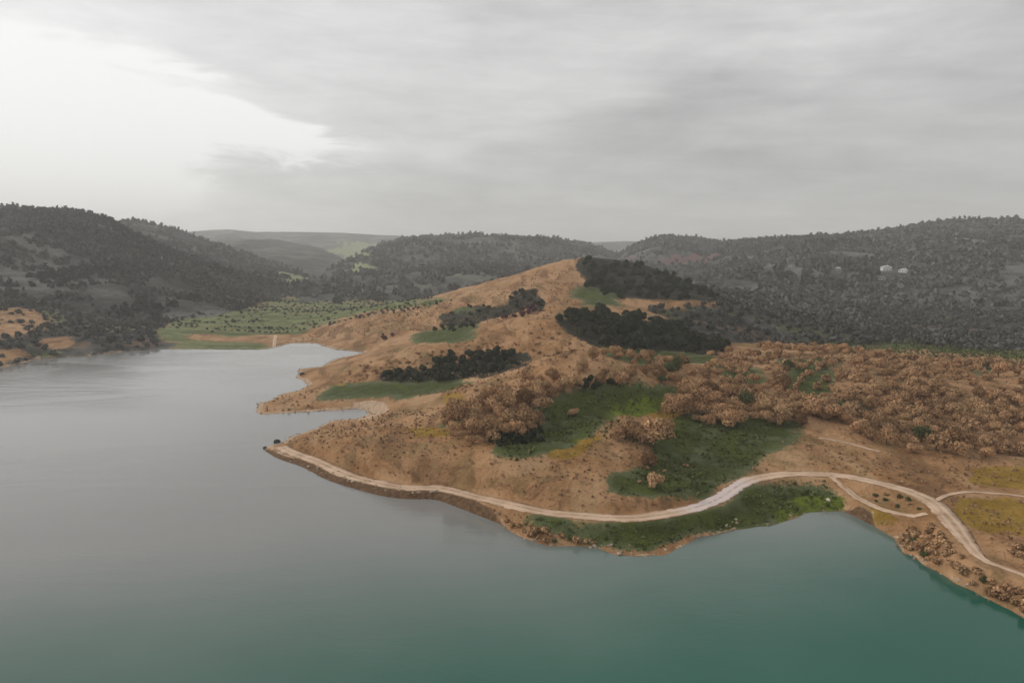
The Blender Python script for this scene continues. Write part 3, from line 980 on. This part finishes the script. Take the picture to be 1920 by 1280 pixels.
def tube(pts, rads, n=6):
    V, F = [], []
    pts = np.array(pts, float)
    for i, (p, r) in enumerate(zip(pts, rads)):
        d = pts[min(i + 1, len(pts) - 1)] - pts[max(i - 1, 0)]
        d /= np.linalg.norm(d) + 1e-9
        a = np.cross(d, (0.3, 1, 0.1))
        a /= np.linalg.norm(a)
        b = np.cross(d, a)
        for k in range(n):
            an = 6.28318 * k / n
            V.append(p + r * (math.cos(an) * a + math.sin(an) * b))
    for i in range(len(pts) - 1):
        for k in range(n):
            F.append((i * n + k, i * n + (k + 1) % n, (i + 1) * n + (k + 1) % n, (i + 1) * n + k))
    return np.array(V), np.array(F)


def merge(parts):
    V, F, o = [], [], 0
    for v, f in parts:
        V.append(v)
        F.append(np.asarray(f) + o)
        o += len(v)
    return np.concatenate(V), np.concatenate(F)


def trunk_shape(h, r, seed):
    g = np.random.default_rng(seed)
    j = lambda s: g.normal() * s
    fork = np.array((j(0.2), j(0.2), h * 0.38))
    parts = [tube([(0, 0, -0.5), (j(0.05), j(0.05), h * 0.15), fork], [r * 1.4, r, r * 0.8])]
    for k in range(4):
        a = k * 1.57 + j(0.4)
        e = np.array((math.cos(a) * h * 0.28, math.sin(a) * h * 0.28, h * (0.68 + 0.15 * g.random())))
        m = fork * 0.5 + e * 0.5 + np.array((j(0.2), j(0.2), 0.2))
        parts.append(tube([fork, m, e], [r * 0.7, r * 0.42, r * 0.15], 5))
    return merge(parts)


def mesh_only(name, V, F, mats, attrs=None, smooth=False, fmat=None):
    o = mesh_np(name, V, F, mats, attrs, smooth, fmat)
    me = o.data
    bpy.data.objects.remove(o)
    return me


N_VAR = 9
OAK = []
for k in range(N_VAR):
    hh = 5.6 + 0.25 * k
    v, f, t = crown_shape((1500, 1500, 620)[k % 3], 40 + k, lobes=5 + (k * 3) % 8, size=0.17, dense=0.85, thin=0.5)
    v = v * np.array([3.5, 3.5, 3.3 + 0.28 * (k % 4)]) + np.array([0, 0, hh * 0.07])
    cm = mesh_only('crown', v, f, M_oak, {'tone': t})
    cg = mesh_only('crown', v, f, M_green, {'tone': t})
    tv, tf = trunk_shape(hh, 0.17, 80 + k)
    OAK.append((mesh_only('trunk', tv, tf, M_bark), cm, cg))
EVER = []
for k in range(6):
    v, f, t = crown_shape(420, 140 + k, lobes=6, size=0.24)
    v = v * np.array([3.6, 3.6, 4.4]) + np.array([0, 0, 0.3])
    tv, tf = tube([(0, 0, -0.6), (0.1, 0, 2.0), (0, 0.1, 5.0)], [0.3, 0.22, 0.08])
    EVER.append((mesh_only('trunk', tv, tf, M_bark), mesh_only('crown', v, f, M_ever, {'tone': t}), mesh_only('crown', v, f, M_maroon, {'tone': t})))
BUSH = []
for k in range(7):
    v, f, t = crown_shape(190, 240 + k, lobes=4, size=0.26)
    v = v * np.array([1.25, 1.25, 1.15])
    v[:, 2] -= 0.12
    tv, tf = merge([tube([(0, 0, -0.3), (0.25 * math.cos(a), 0.25 * math.sin(a), 0.4), (0.6 * math.cos(a), 0.6 * math.sin(a), 0.95)],
                         [0.05, 0.04, 0.012], 4) for a in (0.3, 1.9, 3.4, 5.0)])
    BUSH.append((mesh_only('stem', tv, tf, M_bark), mesh_only('foliage', v, f, M_oak, {'tone': t}), mesh_only('foliage', v, f, M_green, {'tone': t})))


def scatter(poly, spacing, n_max, seed, ok=None):
    """world positions inside a region, kept apart"""
    g = np.random.default_rng(seed)
    poly = np.asarray(poly, float)
    hp = hit(poly[:, 0], poly[:, 1])
    hp = hp[np.hypot(hp[:, 0], hp[:, 1]) < 1100]
    lo, hi = hp[:, :2].min(0) - 10, hp[:, :2].max(0) + 10
    area = (hi[0] - lo[0]) * (hi[1] - lo[1])
    n = int(min(60000, area / spacing ** 2 * 10))
    x, y = lo[0] + (hi[0] - lo[0]) * g.random(n), lo[1] + (hi[1] - lo[1]) * g.random(n)
    z = H(x, y)
    px, py = proj(x, y, z)
    m = inpoly(px + fbm(x + 5, y, 15, 3) * 34, py + fbm(x, y + 60, 15, 3) * 15, poly) & (z > 0.35)
    for pts, hw in ROADS:
        if m.any():
            d, _ = segdist(x, y, pts)
            m &= d > hw + 1.6
    x, y, z = x[m], y[m], z[m]
    if ok is not None:
        m = ok(x, y)
        x, y, z = x[m], y[m], z[m]
    kept, cell = [], {}
    for a, b, c in zip(x, y, z):
        ci, cj = int(a // spacing), int(b // spacing)
        if any((a - p[0]) ** 2 + (b - p[1]) ** 2 < spacing ** 2 for i in (-1, 0, 1) for j in (-1, 0, 1) for p in cell.get((ci + i, cj + j), ())):
            continue
        cell.setdefault((ci, cj), []).append((a, b, c))
        kept.append((a, b, c))
        if len(kept) >= n_max:
            break
    return kept


def plant(kind, name, meshes, part_names, p, s, sz, rz):
    root = bpy.data.objects.new(name, None)
    root.empty_display_size = 0.5
    COL.objects.link(root)
    root.location = p
    root.rotation_euler = (0, 0, rz)
    root.scale = (s, s, s * sz)
    for pn, me in zip(part_names, meshes):
        c = bpy.data.objects.new(pn, me)
        COL.objects.link(c)
        c.parent = root
    return root


ORD = ['second', 'third', 'fourth', 'fifth', 'sixth']


def label_zone(items, noun, rest, where, group, cat, adj=''):
    """items: list of (object, (x,y,z), size). The outstanding ones of a stand get labels of their own, the others share one."""
    left = list(items)
    pj = {id(it[0]): proj(np.array(it[1][0]), np.array(it[1][1]), np.array(it[1][2])) for it in items}
    if len(items) == 1:
        tag(items[0][0], f'single {adj}{noun} {where}', cat, group)
        return
    for key, word in ((lambda i: i[0].scale[2], 'tallest'), (lambda i: -float(pj[id(i[0])][0]), 'leftmost'), (lambda i: float(pj[id(i[0])][0]), 'rightmost'),
                      (lambda i: float(pj[id(i[0])][1]), 'nearest'), (lambda i: -float(pj[id(i[0])][1]), 'farthest'), (lambda i: -i[0].scale[2], 'smallest')):
        it = max(items, key=key)
        if it in left:
            left.remove(it)
            tag(it[0], f'{word} {adj}{noun} {where}', cat, group)
    for it in left:
        tag(it[0], f'{rest} {where}', cat, group)


# ---- russet oaks: region, spacing, count, words, size
OAKS = [
    ([(1070, 676), (1160, 662), (1275, 684), (1275, 738), (1165, 724), (1080, 716)], 4.6, 44, 'along the brown crest above the green hollow', 0.92),
    ([(826, 806), (840, 774), (895, 766), (930, 746), (972, 734), (984, 714), (1050, 708), (1080, 722), (1072, 746), (1014, 754), (1008, 812), (930, 832), (868, 834)], 4.9, 70,
     'in the belt on the left rim of the green hollow', 1.2),
    ([(1254, 744), (1330, 726), (1480, 735), (1565, 788), (1500, 806), (1400, 802), (1330, 796), (1262, 784)], 4.7, 85, 'in the belt right of the bright green grass', 1.15),
    ([(1540, 742), (1720, 742), (1720, 850), (1655, 838), (1590, 815), (1540, 788)], 4.9, 75, 'in the wood above the short footpath', 1.0),
    ([(1720, 742), (1925, 745), (1990, 860), (1925, 862), (1830, 858), (1720, 852)], 5.0, 75, 'in the wood above the golden field', 1.0),
    ([(1265, 690), (1350, 652), (1560, 648), (1560, 742), (1480, 735), (1330, 726), (1265, 738)], 5.2, 120, 'in the open wood below the dark evergreens', 0.95),
    ([(1560, 655), (1700, 674), (1930, 684), (1990, 745), (1560, 742)], 5.4, 130, 'at the back of the right hand wood', 0.95),
]
all_oaks = []
for zi, (poly, sp, n, where, sc) in enumerate(OAKS):
    for p in scatter(poly, sp, n, 500 + zi):
        all_oaks.append((p, zi, sc * (0.55 + 0.72 * rng.random()), rng.random() < (0.10 if zi in (5,) else 0.03)))
SINGLES = [(1228, 838, 1.95, 'tall round russet tree at the tip of the knoll in the green hollow'),
           (1188, 826, 1.35, 'russet tree just left of the tall one on the knoll in the green hollow'),
           (1158, 824, 1.05, 'low russet tree at the left end of the hollow\'s knoll'),
           (1254, 812, 1.15, 'small russet tree at the right edge of the knoll in the green hollow'),
           (1076, 780, 0.78, 'small russet tree alone in the dark green grass of the hollow'),
           (1222, 874, 0.95, 'small russet tree halfway down the green gully above the road'),
           (1226, 914, 0.9, 'low round russet tree near the foot of the green gully, just above the road')]
sh = hit([a[0] for a in SINGLES], [a[1] for a in SINGLES])
for (a, b, sc, text), p in zip(SINGLES, sh):
    k = random.randrange(N_VAR)
    o = plant('oak', 'oak_tree', (OAK[k][0], OAK[k][1]), ('trunk', 'crown'), (p[0], p[1], float(H(np.array([p[0]]), np.array([p[1]]))[0])), sc, 0.95, random.random() * 6.28)
    tag(o, text, 'tree', 'russet oaks of the peninsula')
# the nearest 280 stand as trees of their own, the rest of the far wood is one mass
all_oaks.sort(key=lambda q: -q[2] / math.hypot(q[0][0], q[0][1]))
near, rest_oaks = all_oaks[:280], all_oaks[280:]
zones = {}
for p, zi, s, green in near:
    k = random.randrange(N_VAR)
    o = plant('oak', 'oak_tree', (OAK[k][0], OAK[k][2 if green else 1]), ('trunk', 'crown'), p, s, 0.85 + 0.35 * random.random(), random.random() * 6.28)
    zones.setdefault((zi, green), []).append((o, p, s))
for (zi, green), items in zones.items():
    w_ = OAKS[zi][3]
    if green:
        label_zone(items, 'green tree', 'middling dull green tree', w_, 'green trees among the russet oaks', 'tree', 'dull ')
    else:
        label_zone(items, 'russet oak', 'middling rounded russet oak', w_, 'russet oaks of the peninsula', 'tree')


def mass(name, items, template, mat, label, extra=None):
    """many small plants in one mesh: items = (p, sx, sz, rot, tone shift)"""
    VV, FF, TT, o = [], [], [], 0
    for (p, sx, sz, rz, ts) in items:
        v, f, t = template[random.randrange(len(template))]
        c, s = math.cos(rz), math.sin(rz)
        q = np.empty_like(v)
        q[:, 0] = (v[:, 0] * c - v[:, 1] * s) * sx + p[0]
        q[:, 1] = (v[:, 0] * s + v[:, 1] * c) * sx + p[1]
        q[:, 2] = v[:, 2] * sz + p[2]
        VV.append(q)
        FF.append(f + o)
        TT.append(np.clip(t * 0.7 + ts, 0, 1))
        o += len(v)
    ob = mesh_np(name, np.concatenate(VV), np.concatenate(FF), mat, {'tone': np.concatenate(TT)}, smooth=False)
    return tag(ob, label, name.replace('_', ' '), kind='stuff')


T_OAK = [crown_shape(300, 300 + k, lobes=6, size=0.27) for k in range(8)]
mass('oak_wood', [((p[0], p[1], p[2] + 0.3), 3.5 * s, 3.6 * s * 1.05, random.random() * 6.28, random.random() * 0.3) for p, zi, s, g in rest_oaks],
     T_OAK, M_oak, 'russet oak wood spread over the far side of the right hand plateau')

# ---- dark evergreens
EVERS = [
    ([(1085, 497), (1110, 488), (1200, 492), (1345, 546), (1345, 562), (1165, 560), (1098, 536)], 7.2, 80, 'on the shaded flank of the knoll', 1.12, 0),
    ([(1050, 604), (1075, 590), (1150, 592), (1250, 606), (1355, 644), (1350, 668), (1250, 660), (1120, 650)], 6.4, 96, 'in the dark wood below the knoll', 1.1, 0),
    ([(722, 718), (722, 706), (785, 690), (830, 675), (890, 664), (972, 664), (975, 683), (930, 697), (880, 702), (815, 717)], 4.6, 58, 'in the dark valley between two brown spurs', 0.76, 0),
    ([(818, 592), (880, 577), (946, 576), (946, 590), (895, 606), (895, 620), (818, 622)], 5.5, 26, 'in the upper valley beside the green strip', 0.6, 0),
    ([(960, 548), (1020, 548), (1020, 574), (960, 576)], 5.5, 16, 'at the head of the upper valley', 0.6, 0),
    ([(946, 578), (1022, 572), (1020, 590), (985, 606), (946, 606)], 5.0, 18, 'on the slope left of the knoll', 0.55, 1),
    ([(704, 625), (738, 622), (738, 640), (704, 640)], 5.0, 5, 'near the lower end of the upper valley', 0.5, 1),
    ([(1090, 712), (1165, 716), (1165, 730), (1090, 728)], 3.2, 12, 'under the crest at the top of the green hollow', 0.6, 0),
    ([(930, 815), (1005, 808), (1015, 832), (930, 838)], 2.8, 20, 'below the russet belt in the green hollow', 0.5, 0),
]
for zi, (poly, sp, n, where, sc, mar) in enumerate(EVERS):
    items = []
    for p in scatter(poly, sp, n, 700 + zi):
        k = random.randrange(len(EVER))
        s = sc * (0.7 + 0.55 * random.random())
        o = plant('ever', 'maroon_tree' if mar else 'evergreen_tree', (EVER[k][0], EVER[k][2 if mar else 1]), ('trunk', 'crown'), p, s, 0.8 + 0.4 * random.random(), random.random() * 6.28)
        items.append((o, p, s))
    if mar:
        label_zone(items, 'maroon tree', 'dull maroon tree', where, 'maroon trees of the upper valley', 'tree', 'dull ')
    else:
        label_zone(items, 'evergreen', 'middling dense dark evergreen', where, 'dark evergreen trees', 'tree', 'dark ')

# ---- bushes
BUSHES = [
    ([(1690, 1005), (1725, 1000), (1760, 1035), (1815, 1060), (1860, 1090), (1925, 1115), (1925, 1158), (1860, 1120), (1770, 1070), (1722, 1040), (1695, 1035)], 1.5, 80,
     'on the steep bank at the lake\'s right edge', 1.35, 0.06),
    ([(950, 975), (1000, 988), (1060, 1004), (1115, 1012), (1115, 1026), (1030, 1022), (975, 1003), (948, 990)], 1.6, 30, 'on the low bank under the bend of the road', 1.1, 0.15),
    ([(655, 690), (720, 674), (840, 652), (930, 650), (930, 660), (850, 680), (760, 700), (700, 712), (650, 714)], 4.2, 45, 'on the brown spur left of the dark valley', 1.3, 0.0),
    ([(840, 705), (930, 722), (1000, 720), (1060, 690), (1085, 690), (1060, 704), (960, 745), (880, 775), (830, 775)], 3.6, 16, 'on the pale spur above the russet belt', 1.1, 0.05),
    ([(640, 612), (760, 590), (870, 566), (960, 548), (960, 562), (880, 578), (760, 612), (690, 626)], 6.0, 22, 'on the far brown spur below its ridge', 1.1, 0.0),
    ([(880, 650), (1040, 612), (1085, 640), (1080, 668), (1000, 672), (980, 658), (900, 662)], 4.5, 26, 'on the brown shoulder above the dark valley', 1.1, 0.05),
    ([(1640, 925), (1690, 930), (1735, 955), (1690, 958), (1650, 955)], 2.2, 10, 'between the road and the lower track', 0.7, 0.5),
    ([(1745, 975), (1790, 1010), (1825, 1050), (1790, 1050), (1745, 1025)], 1.9, 26, 'left of the road on the right hand bank', 1.2, 0.05),
    ([(1880, 1040), (1925, 1020), (1960, 1060), (1925, 1080), (1880, 1062)], 2.3, 14, 'right of the road near the picture edge', 1.2, 0.05),
    ([(1180, 880), (1300, 870), (1300, 920), (1180, 925)], 4.5, 12, 'in the green gully above the road', 0.8, 0.75),
    ([(880, 925), (940, 950), (960, 975), (925, 962), (880, 944)], 2.0, 8, 'on the bank below the road near the first bend', 0.6, 0.0),
    ([(500, 745), (590, 728), (600, 735), (545, 755), (500, 765)], 3.0, 10, 'on the spit in the lake', 0.7, 0.0),
]
for zi, (poly, sp, n, where, sc, gf) in enumerate(BUSHES):
    it = {0: [], 1: []}
    for p in scatter(poly, sp, n, 900 + zi):
        k = random.randrange(len(BUSH))
        s = sc * (0.6 + 0.75 * random.random())
        gq = 1 if random.random() < gf else 0
        o = plant('bush', 'bush', (BUSH[k][0], BUSH[k][1 + gq]), ('stem', 'foliage'), p, s, 0.75 + 0.4 * random.random(), random.random() * 6.28)
        it[gq].append((o, p, s))
    if it[0]:
        label_zone(it[0], 'brown bush', 'middling dry brown bush', where, 'dry brown bushes', 'bush')
    if it[1]:
        label_zone(it[1], 'green bush', 'middling green bush', where, 'green bushes', 'bush')

# ---- tussocks and scrub too many to count
T_TUF = [crown_shape(9, 600 + k, lobes=2, size=0.75) for k in range(10)]


def tufts(name, poly, spacing, n, seed, mat, lo, hi, label, dens=None):
    ps = scatter(poly, spacing, n, seed, dens)
    return mass(name, [((p[0], p[1], p[2] - 0.06), s, s * (0.7 + 0.5 * random.random()), random.random() * 6.28, 0.12 + random.random() ** 1.2 * 0.5)
                       for p in ps for s in (lo + (hi - lo) * random.random() ** 2.2,)], T_TUF, mat, label)




def clumpy(x, y):
    px, py = proj(x, y, H(x, y, False))
    g = np.zeros(x.shape, bool)
    for p in COVER['green'] + COVER['lush']:
        g |= inpoly(px, py, p)
    return (fbm(x, y, 16, 3) + 0.34 * np.random.default_rng(3).random(x.shape) > 0.12) & ~g



tufts('dry_scrub', [(520, 835), (690, 772), (830, 765), (1000, 690), (1100, 672), (1560, 660), (1930, 690), (1990, 1130), (1925, 1110), (1850, 1060), (1760, 940), (1600, 890),
                    (1420, 885), (1290, 950), (1180, 960), (1000, 940), (760, 905), (600, 865)], 1.1, 8500, 31, M_scrub, 0.22, 0.75,
      'dry brown scrub and tussocks on the slopes of the peninsula', clumpy)
tufts('hillside_scrub', [(540, 640), (650, 605), (870, 557), (1070, 500), (1085, 560), (1060, 600), (850, 645), (700, 690), (560, 735), (490, 770), (690, 750), (900, 735), (1090, 675), (1090, 600)],
      2.3, 4500, 32, M_scrub, 0.3, 1.0, 'low brown scrub on the spurs behind the peninsula', clumpy)
def not_lush(x, y):
    px, py = proj(x, y, H(x, y, False))
    g = np.zeros(x.shape, bool)
    for p in COVER['lush']:
        g |= inpoly(px, py, p)
    return (~g | (np.random.default_rng(6).random(x.shape) < 0.22)) & (fbm(x, y, 12, 3) > -0.12)


tufts('green_scrub', [(930, 860), (1000, 790), (1100, 715), (1260, 725), (1180, 790), (1260, 795), (1470, 800), (1400, 890), (1300, 940), (1150, 930), (1220, 850), (1120, 815), (1010, 866)],
      1.1, 2600, 33, M_gscrub, 0.2, 0.95, 'green undergrowth in the hollow above the road', not_lush)
tufts('shore_scrub', [(960, 965), (1200, 982), (1350, 950), (1450, 900), (1550, 900), (1590, 950), (1440, 985), (1300, 1010), (1200, 1040), (1060, 1000)],
      1.0, 2600, 34, M_gscrub, 0.2, 0.85, 'green undergrowth between the road and the lake', not_lush)

tufts('strip_scrub', [(1480, 640), (1720, 640), (1925, 662), (1925, 684), (1720, 672), (1480, 654)], 2.2, 1600, 35, M_gscrub, 0.5, 1.6,
      'green and dark bushes along the strip behind the russet wood', None)

# ---- woods on the far slopes: one mass each
T_FAR = [crown_shape(16, 800 + k, lobes=3, size=0.85, cone=(k % 4 == 0)) for k in range(10)]


HOUSE_AT = [(1661, 507), (1694, 510), (1571, 507), (1443, 501), (1484, 500), (1653, 524)]


def far_wood(idx, n, label, name, tmax=1.02, s0=4.0, patch=70.0, thr=0.0, shift=0.0):
    zf, a, b = HILLS[idx]
    g = np.random.default_rng(90 + idx)
    T = a + (b - a) * g.random(n)
    U = g.random(n) ** 0.72 * tmax
    x, y, z = zf(T, U)
    zg = H(x, y, False) if idx in (0, 6, 7, 8) else np.zeros(x.shape)
    px, py = proj(x, y, z)
    if idx == 6:                      # yards kept open round the houses
        for hx, hy in HOUSE_AT:
            zg = np.where((np.abs(px - hx) < 13) & (py > hy - 3) & (py < hy + 16), 1e6, zg)
    m = (z > zg) & (px > -350) & (px < 2250) & (fbm(x, y, patch, 3) + 0.22 * g.random(n) > (np.where(U < 0.4, 0.015, thr) if idx == 6 else thr))
    m &= ~on_field(px, py, FIELDS + SOIL) | (g.random(n) < 0.12)
    if idx == 0:                      # the foot of the left hill is a patchwork of scrub and open ground
        m &= fbm(x + 70, y * 2.2, 90, 4) > -0.02 - 0.35 * sstep(0.25, 0.6, U)
    pv = fbm(x + 900, y * 0.8, patch * 2.4, 3)
    items = []
    for X, Y, Z, t in zip(x[m], y[m], z[m], pv[m]):
        s = s0 * (0.55 + 0.9 * random.random())
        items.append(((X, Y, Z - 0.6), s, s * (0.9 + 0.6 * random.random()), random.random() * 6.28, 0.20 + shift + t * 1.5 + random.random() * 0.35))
    return mass(name, items, T_FAR, M_wood, label)


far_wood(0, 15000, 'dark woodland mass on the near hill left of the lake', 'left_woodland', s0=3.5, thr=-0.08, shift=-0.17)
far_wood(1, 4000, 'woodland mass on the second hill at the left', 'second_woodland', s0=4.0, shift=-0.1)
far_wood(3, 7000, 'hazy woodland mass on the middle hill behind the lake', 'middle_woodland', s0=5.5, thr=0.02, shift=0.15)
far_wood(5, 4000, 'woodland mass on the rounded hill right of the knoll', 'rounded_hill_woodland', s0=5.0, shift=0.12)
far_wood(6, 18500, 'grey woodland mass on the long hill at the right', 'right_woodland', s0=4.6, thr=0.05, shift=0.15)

far_wood(7, 3600, 'dark woodland mass on the low spur behind the russet wood', 'low_spur_woodland', s0=3.4, patch=50, thr=-0.12)
far_wood(8, 6500, 'dark woodland mass on the second low spur at the right', 'second_spur_woodland', s0=4.2, patch=60, thr=-0.08)


def open_ground(x, y):
    px, py = proj(x, y, H(x, y, False))
    m = np.zeros(x.shape, bool)
    for p in COVER['dryagain'] + COVER['meadow'][:1]:
        m |= inpoly(px, py, p)
    hedge = fbm(x * 0.25 + y * 0.06, y, 26, 3)
    m &= np.abs(hedge - 0.06) > 0.035
    return m & (np.random.default_rng(8).random(x.shape) > 0.015)


def low_wood(poly, spacing, n, seed, name, label, s0, thr=-0.10):
    ps = scatter(poly, spacing, n, seed, lambda x, y: (fbm(x, y, 60, 3) + 0.25 * np.random.default_rng(4).random(x.shape) > thr) & ~open_ground(x, y))
    return mass(name, [((p[0], p[1], p[2] - 0.5), s, s * (0.8 + 0.6 * random.random()), random.random() * 6.28, random.random() * 0.45 - 0.02)
                       for p in ps for s in (s0 * (0.5 + 0.8 * random.random()),)], [crown_shape(60, 850 + k, lobes=5, size=0.45) for k in range(8)], M_wood, label)


low_wood([(-150, 690), (-150, 560), (200, 562), (280, 574), (380, 592), (320, 602), (290, 622), (300, 646), (150, 662), (0, 686)], 6.5, 1100, 41, 'lakeside_woodland',
         'dark scrubby woodland on the left shore of the lake', 2.9, 0.05)
low_wood([(200, 575), (330, 560), (480, 562), (700, 562), (840, 562), (790, 578), (650, 598), (560, 622), (330, 628), (300, 610)], 4.2, 2600, 43, 'meadow_scrub',
         'dark bushes and hedges dotted over the meadow at the head of the lake', 1.6, -0.10)
low_wood([(1350, 560), (2100, 560), (2100, 655), (1920, 662), (1690, 645), (1360, 640), (1260, 602), (1210, 582)], 8.0, 2600, 42, 'valley_woodland',
         'dark woodland in the low valley behind the russet wood', 3.6)

low_wood([(1560, 574), (1700, 572), (1960, 578), (1960, 622), (1700, 612), (1580, 600)], 7.0, 900, 44, 'flat_thickets',
         'grey thickets scattered over the open flat at the right', 3.4, 0.02)

# ------------------------------------------------------------------ rocks on the shore


def rock(name, mat, px, py, r, seed, label):
    g = np.random.default_rng(seed)
    nu, nv = 14, 9
    V = []
    for i in range(nu):
        for j in range(nv):
            a, b = 6.28318 * i / nu, math.pi * j / (nv - 1)
            d = np.array((math.sin(b) * math.cos(a), math.sin(b) * math.sin(a), math.cos(b)))
            k = 1 + 0.7 * float(fbm(np.array(d[0] * 2 + d[2] * 1.3 + seed), np.array(d[1] * 2 - d[2]), 1.0, 3))
            V.append(d * k * r * np.array((1.2, 0.9, 0.75)))
    F = []
    for i in range(nu):
        for j in range(nv - 1):
            F.append((i * nv + j, i * nv + j + 1, ((i + 1) % nu) * nv + j + 1, ((i + 1) % nu) * nv + j))
    o = mesh_np(name, V, F, mat, smooth=False)
    p = hit([px], [py])[0]
    o.location = (p[0], p[1], max(0.0, float(H(np.array([p[0]]), np.array([p[1]]))[0])) + r * 0.25)
    o.rotation_euler = (0, 0, g.random() * 6.28)
    return tag(o, label, 'rock')


rock('boulder', M_rock, 519, 829, 1.1, 3, 'dark boulder at the tip of the peninsula, standing at the water')
rock('boulder', M_rock, 497, 841, 0.8, 9, 'brown black rock lying outermost on the point of the peninsula')
rock('boulder', M_paleroc, 1553, 938, 0.6, 5, 'small pale boulder on the bright green grass by the bay')
rock('boulder', M_rock, 566, 702, 1.3, 6, 'dark rock on the shore of the middle spur')

g_ = np.random.default_rng(77)
T_STONE = [(np.array([(0.5, 0, 0), (-0.3, 0.45, 0), (-0.35, -0.4, 0.0), (0.05, 0.02, 0.5), (0.28, 0.4, 0.2), (0.2, -0.42, 0.22)]) * k,
            np.array([(0, 4, 3), (4, 1, 3), (1, 2, 3), (2, 5, 3), (5, 0, 3), (0, 1, 4), (2, 0, 5)]), np.full(6, 0.2 + 0.1 * i)) for i, k in enumerate((0.8, 1.0, 1.3))]
stones = []
wp = np.array(WATER[3:-3])
for i in range(len(wp) - 1):
    L_ = np.linalg.norm(wp[i + 1] - wp[i])
    for _ in range(int(L_ * 2.2)):
        q = wp[i] + (wp[i + 1] - wp[i]) * g_.random() + g_.normal(size=2) * 1.5
        stones.append(q)
stones = np.array(stones)
zs = H(stones[:, 0].copy(), stones[:, 1].copy())
mass('shore_stones', [((q[0], q[1], z_ - 0.05), s_, s_ * 0.8, g_.random() * 6.28, g_.random() * 0.7) for q, z_ in zip(stones, zs) if -0.35 < z_ < 2.0
                      for s_ in (0.25 + 1.0 * g_.random() ** 3,)], T_STONE, mat_leaf('shore_stone', ((0.085, 0.055, 0.036), (0.50, 0.40, 0.30)), rnd=0.0),
     'scattered brown and pale stones along the waterline')

# ------------------------------------------------------------------ houses on the right hill


def box(x0, x1, y0, y1, z0, z1):
    V = np.array([(x, y, z) for x in (x0, x1) for y in (y0, y1) for z in (z0, z1)], float)
    F = [(0, 1, 3, 2), (4, 6, 7, 5), (0, 4, 5, 1), (2, 3, 7, 6), (0, 2, 6, 4), (1, 5, 7, 3)]
    return V, np.array(F)


def house(px, py, w, d, h, rz, wall, roofm, label, hip=0.3):
    # the slope under this spot of the long hill
    zf, a, b = HILLS[6]
    U = np.linspace(0.05, 1, 900)
    ang = math.atan((px - 960) / FPX / (CP + (640 - py) / FPX * SP))
    x, y, z = zf(np.full(U.shape, ang), U)
    qx, qy = proj(x, y, z)
    i = int(np.argmin(np.abs(qy - py)))
    root = bpy.data.objects.new('house', None)
    COL.objects.link(root)
    root.location = (x[i], y[i], z[i] - 0.8)
    root.rotation_euler = (0, 0, -ang + rz)
    tag(root, label, 'house', 'houses on the right hand hill')
    mesh_np('wall', *box(-w / 2, w / 2, -d / 2, d / 2, -4, h), wall, smooth=False, parent=root)
    e, rh = 0.5, d * 0.28
    V = [(-w / 2 - e, -d / 2 - e, h), (w / 2 + e, -d / 2 - e, h), (w / 2 + e, d / 2 + e, h), (-w / 2 - e, d / 2 + e, h),
         (-w / 2 + w * hip, 0, h + rh), (w / 2 - w * hip, 0, h + rh)]
    V += [(a_, b_, c_ - 0.18) for a_, b_, c_ in V[:4]]
    me = bpy.data.meshes.new('roof')
    me.from_pydata(V, [], [(0, 1, 5, 4), (2, 3, 4, 5), (1, 2, 5), (3, 0, 4), (0, 6, 7, 1), (1, 7, 8, 2), (2, 8, 9, 3), (3, 9, 6, 0), (6, 9, 8, 7)])
    me.materials.append(roofm)
    ro = bpy.data.objects.new('roof', me)
    COL.objects.link(ro)
    ro.parent = root
    ro.location = (0, 0, 0.004)
    mesh_np('chimney', *box(w * 0.18, w * 0.18 + 0.8, 0.3, 1.1, h + 0.3, h + rh + 1.0), wall, smooth=False, parent=ro)
    nwin = max(2, int(w // 4))
    for k in range(nwin):
        cx = -w / 2 + w * (k + 0.5) / nwin
        if k == nwin // 2:
            mesh_np('door', *box(cx - 0.55, cx + 0.55, -d / 2 - 0.05, -d / 2 + 0.1, 0.8, 2.9), M_door, smooth=False, parent=root)
        else:
            wi = mesh_np('window', *box(cx - 0.7, cx + 0.7, -d / 2 - 0.06, -d / 2 + 0.1, 1.7, 3.0), M_glass, smooth=False, parent=root)
            mesh_np('sill', *box(cx - 0.85, cx + 0.85, -d / 2 - 0.2, -d / 2 + 0.08, 1.55, 1.69), wall, smooth=False, parent=wi)
    return root


house(1661, 507, 13, 8, 6.2, 0.5, M_wall, M_roofw, 'large white house with a pale roof, left of the close pair on the right hill')
house(1694, 510, 12, 7, 4.2, -0.3, M_wall, M_roofw, 'long low white house, right of the close pair on the right hill')
house(1571, 507, 8, 6, 4.6, 0.2, M_wallg, M_roofw, 'pale grey house alone on the hill, left of the white pair')
house(1443, 501, 7, 6, 5.5, 0.1, M_wallg, M_roof, 'small grey house with a dark roof, farthest left on the right hill')
house(1484, 500, 9, 6, 3.6, -0.2, M_wallg, M_roof, 'low grey house with a dark roof, second from the left on the right hill')
house(1653, 524, 10, 7, 3.4, 0.1, M_wallg, M_roof, 'low grey house with a dark roof, just below the white pair')

# ------------------------------------------------------------------ air
hz = bpy.data.materials.new('haze')
hz.use_nodes = True
w = NT(hz.node_tree)
out = w.n('ShaderNodeOutputMaterial')
pv = w.n('ShaderNodeVolumePrincipled')
pv.inputs['Color'].default_value = (1.0, 1.0, 1.0, 1)
pv.inputs['Density'].default_value = 1.5e-4
pv.inputs['Anisotropy'].default_value = 0.2
w.t.links.new(pv.outputs[0], out.inputs['Volume'])
hv, hf = box(-9500, 9500, -600, 9500, -11, 620)
ho = mesh_np('haze', hv, hf, hz, smooth=False)
tag(ho, 'pale grey air over the lake and hills', 'haze', kind='stuff')
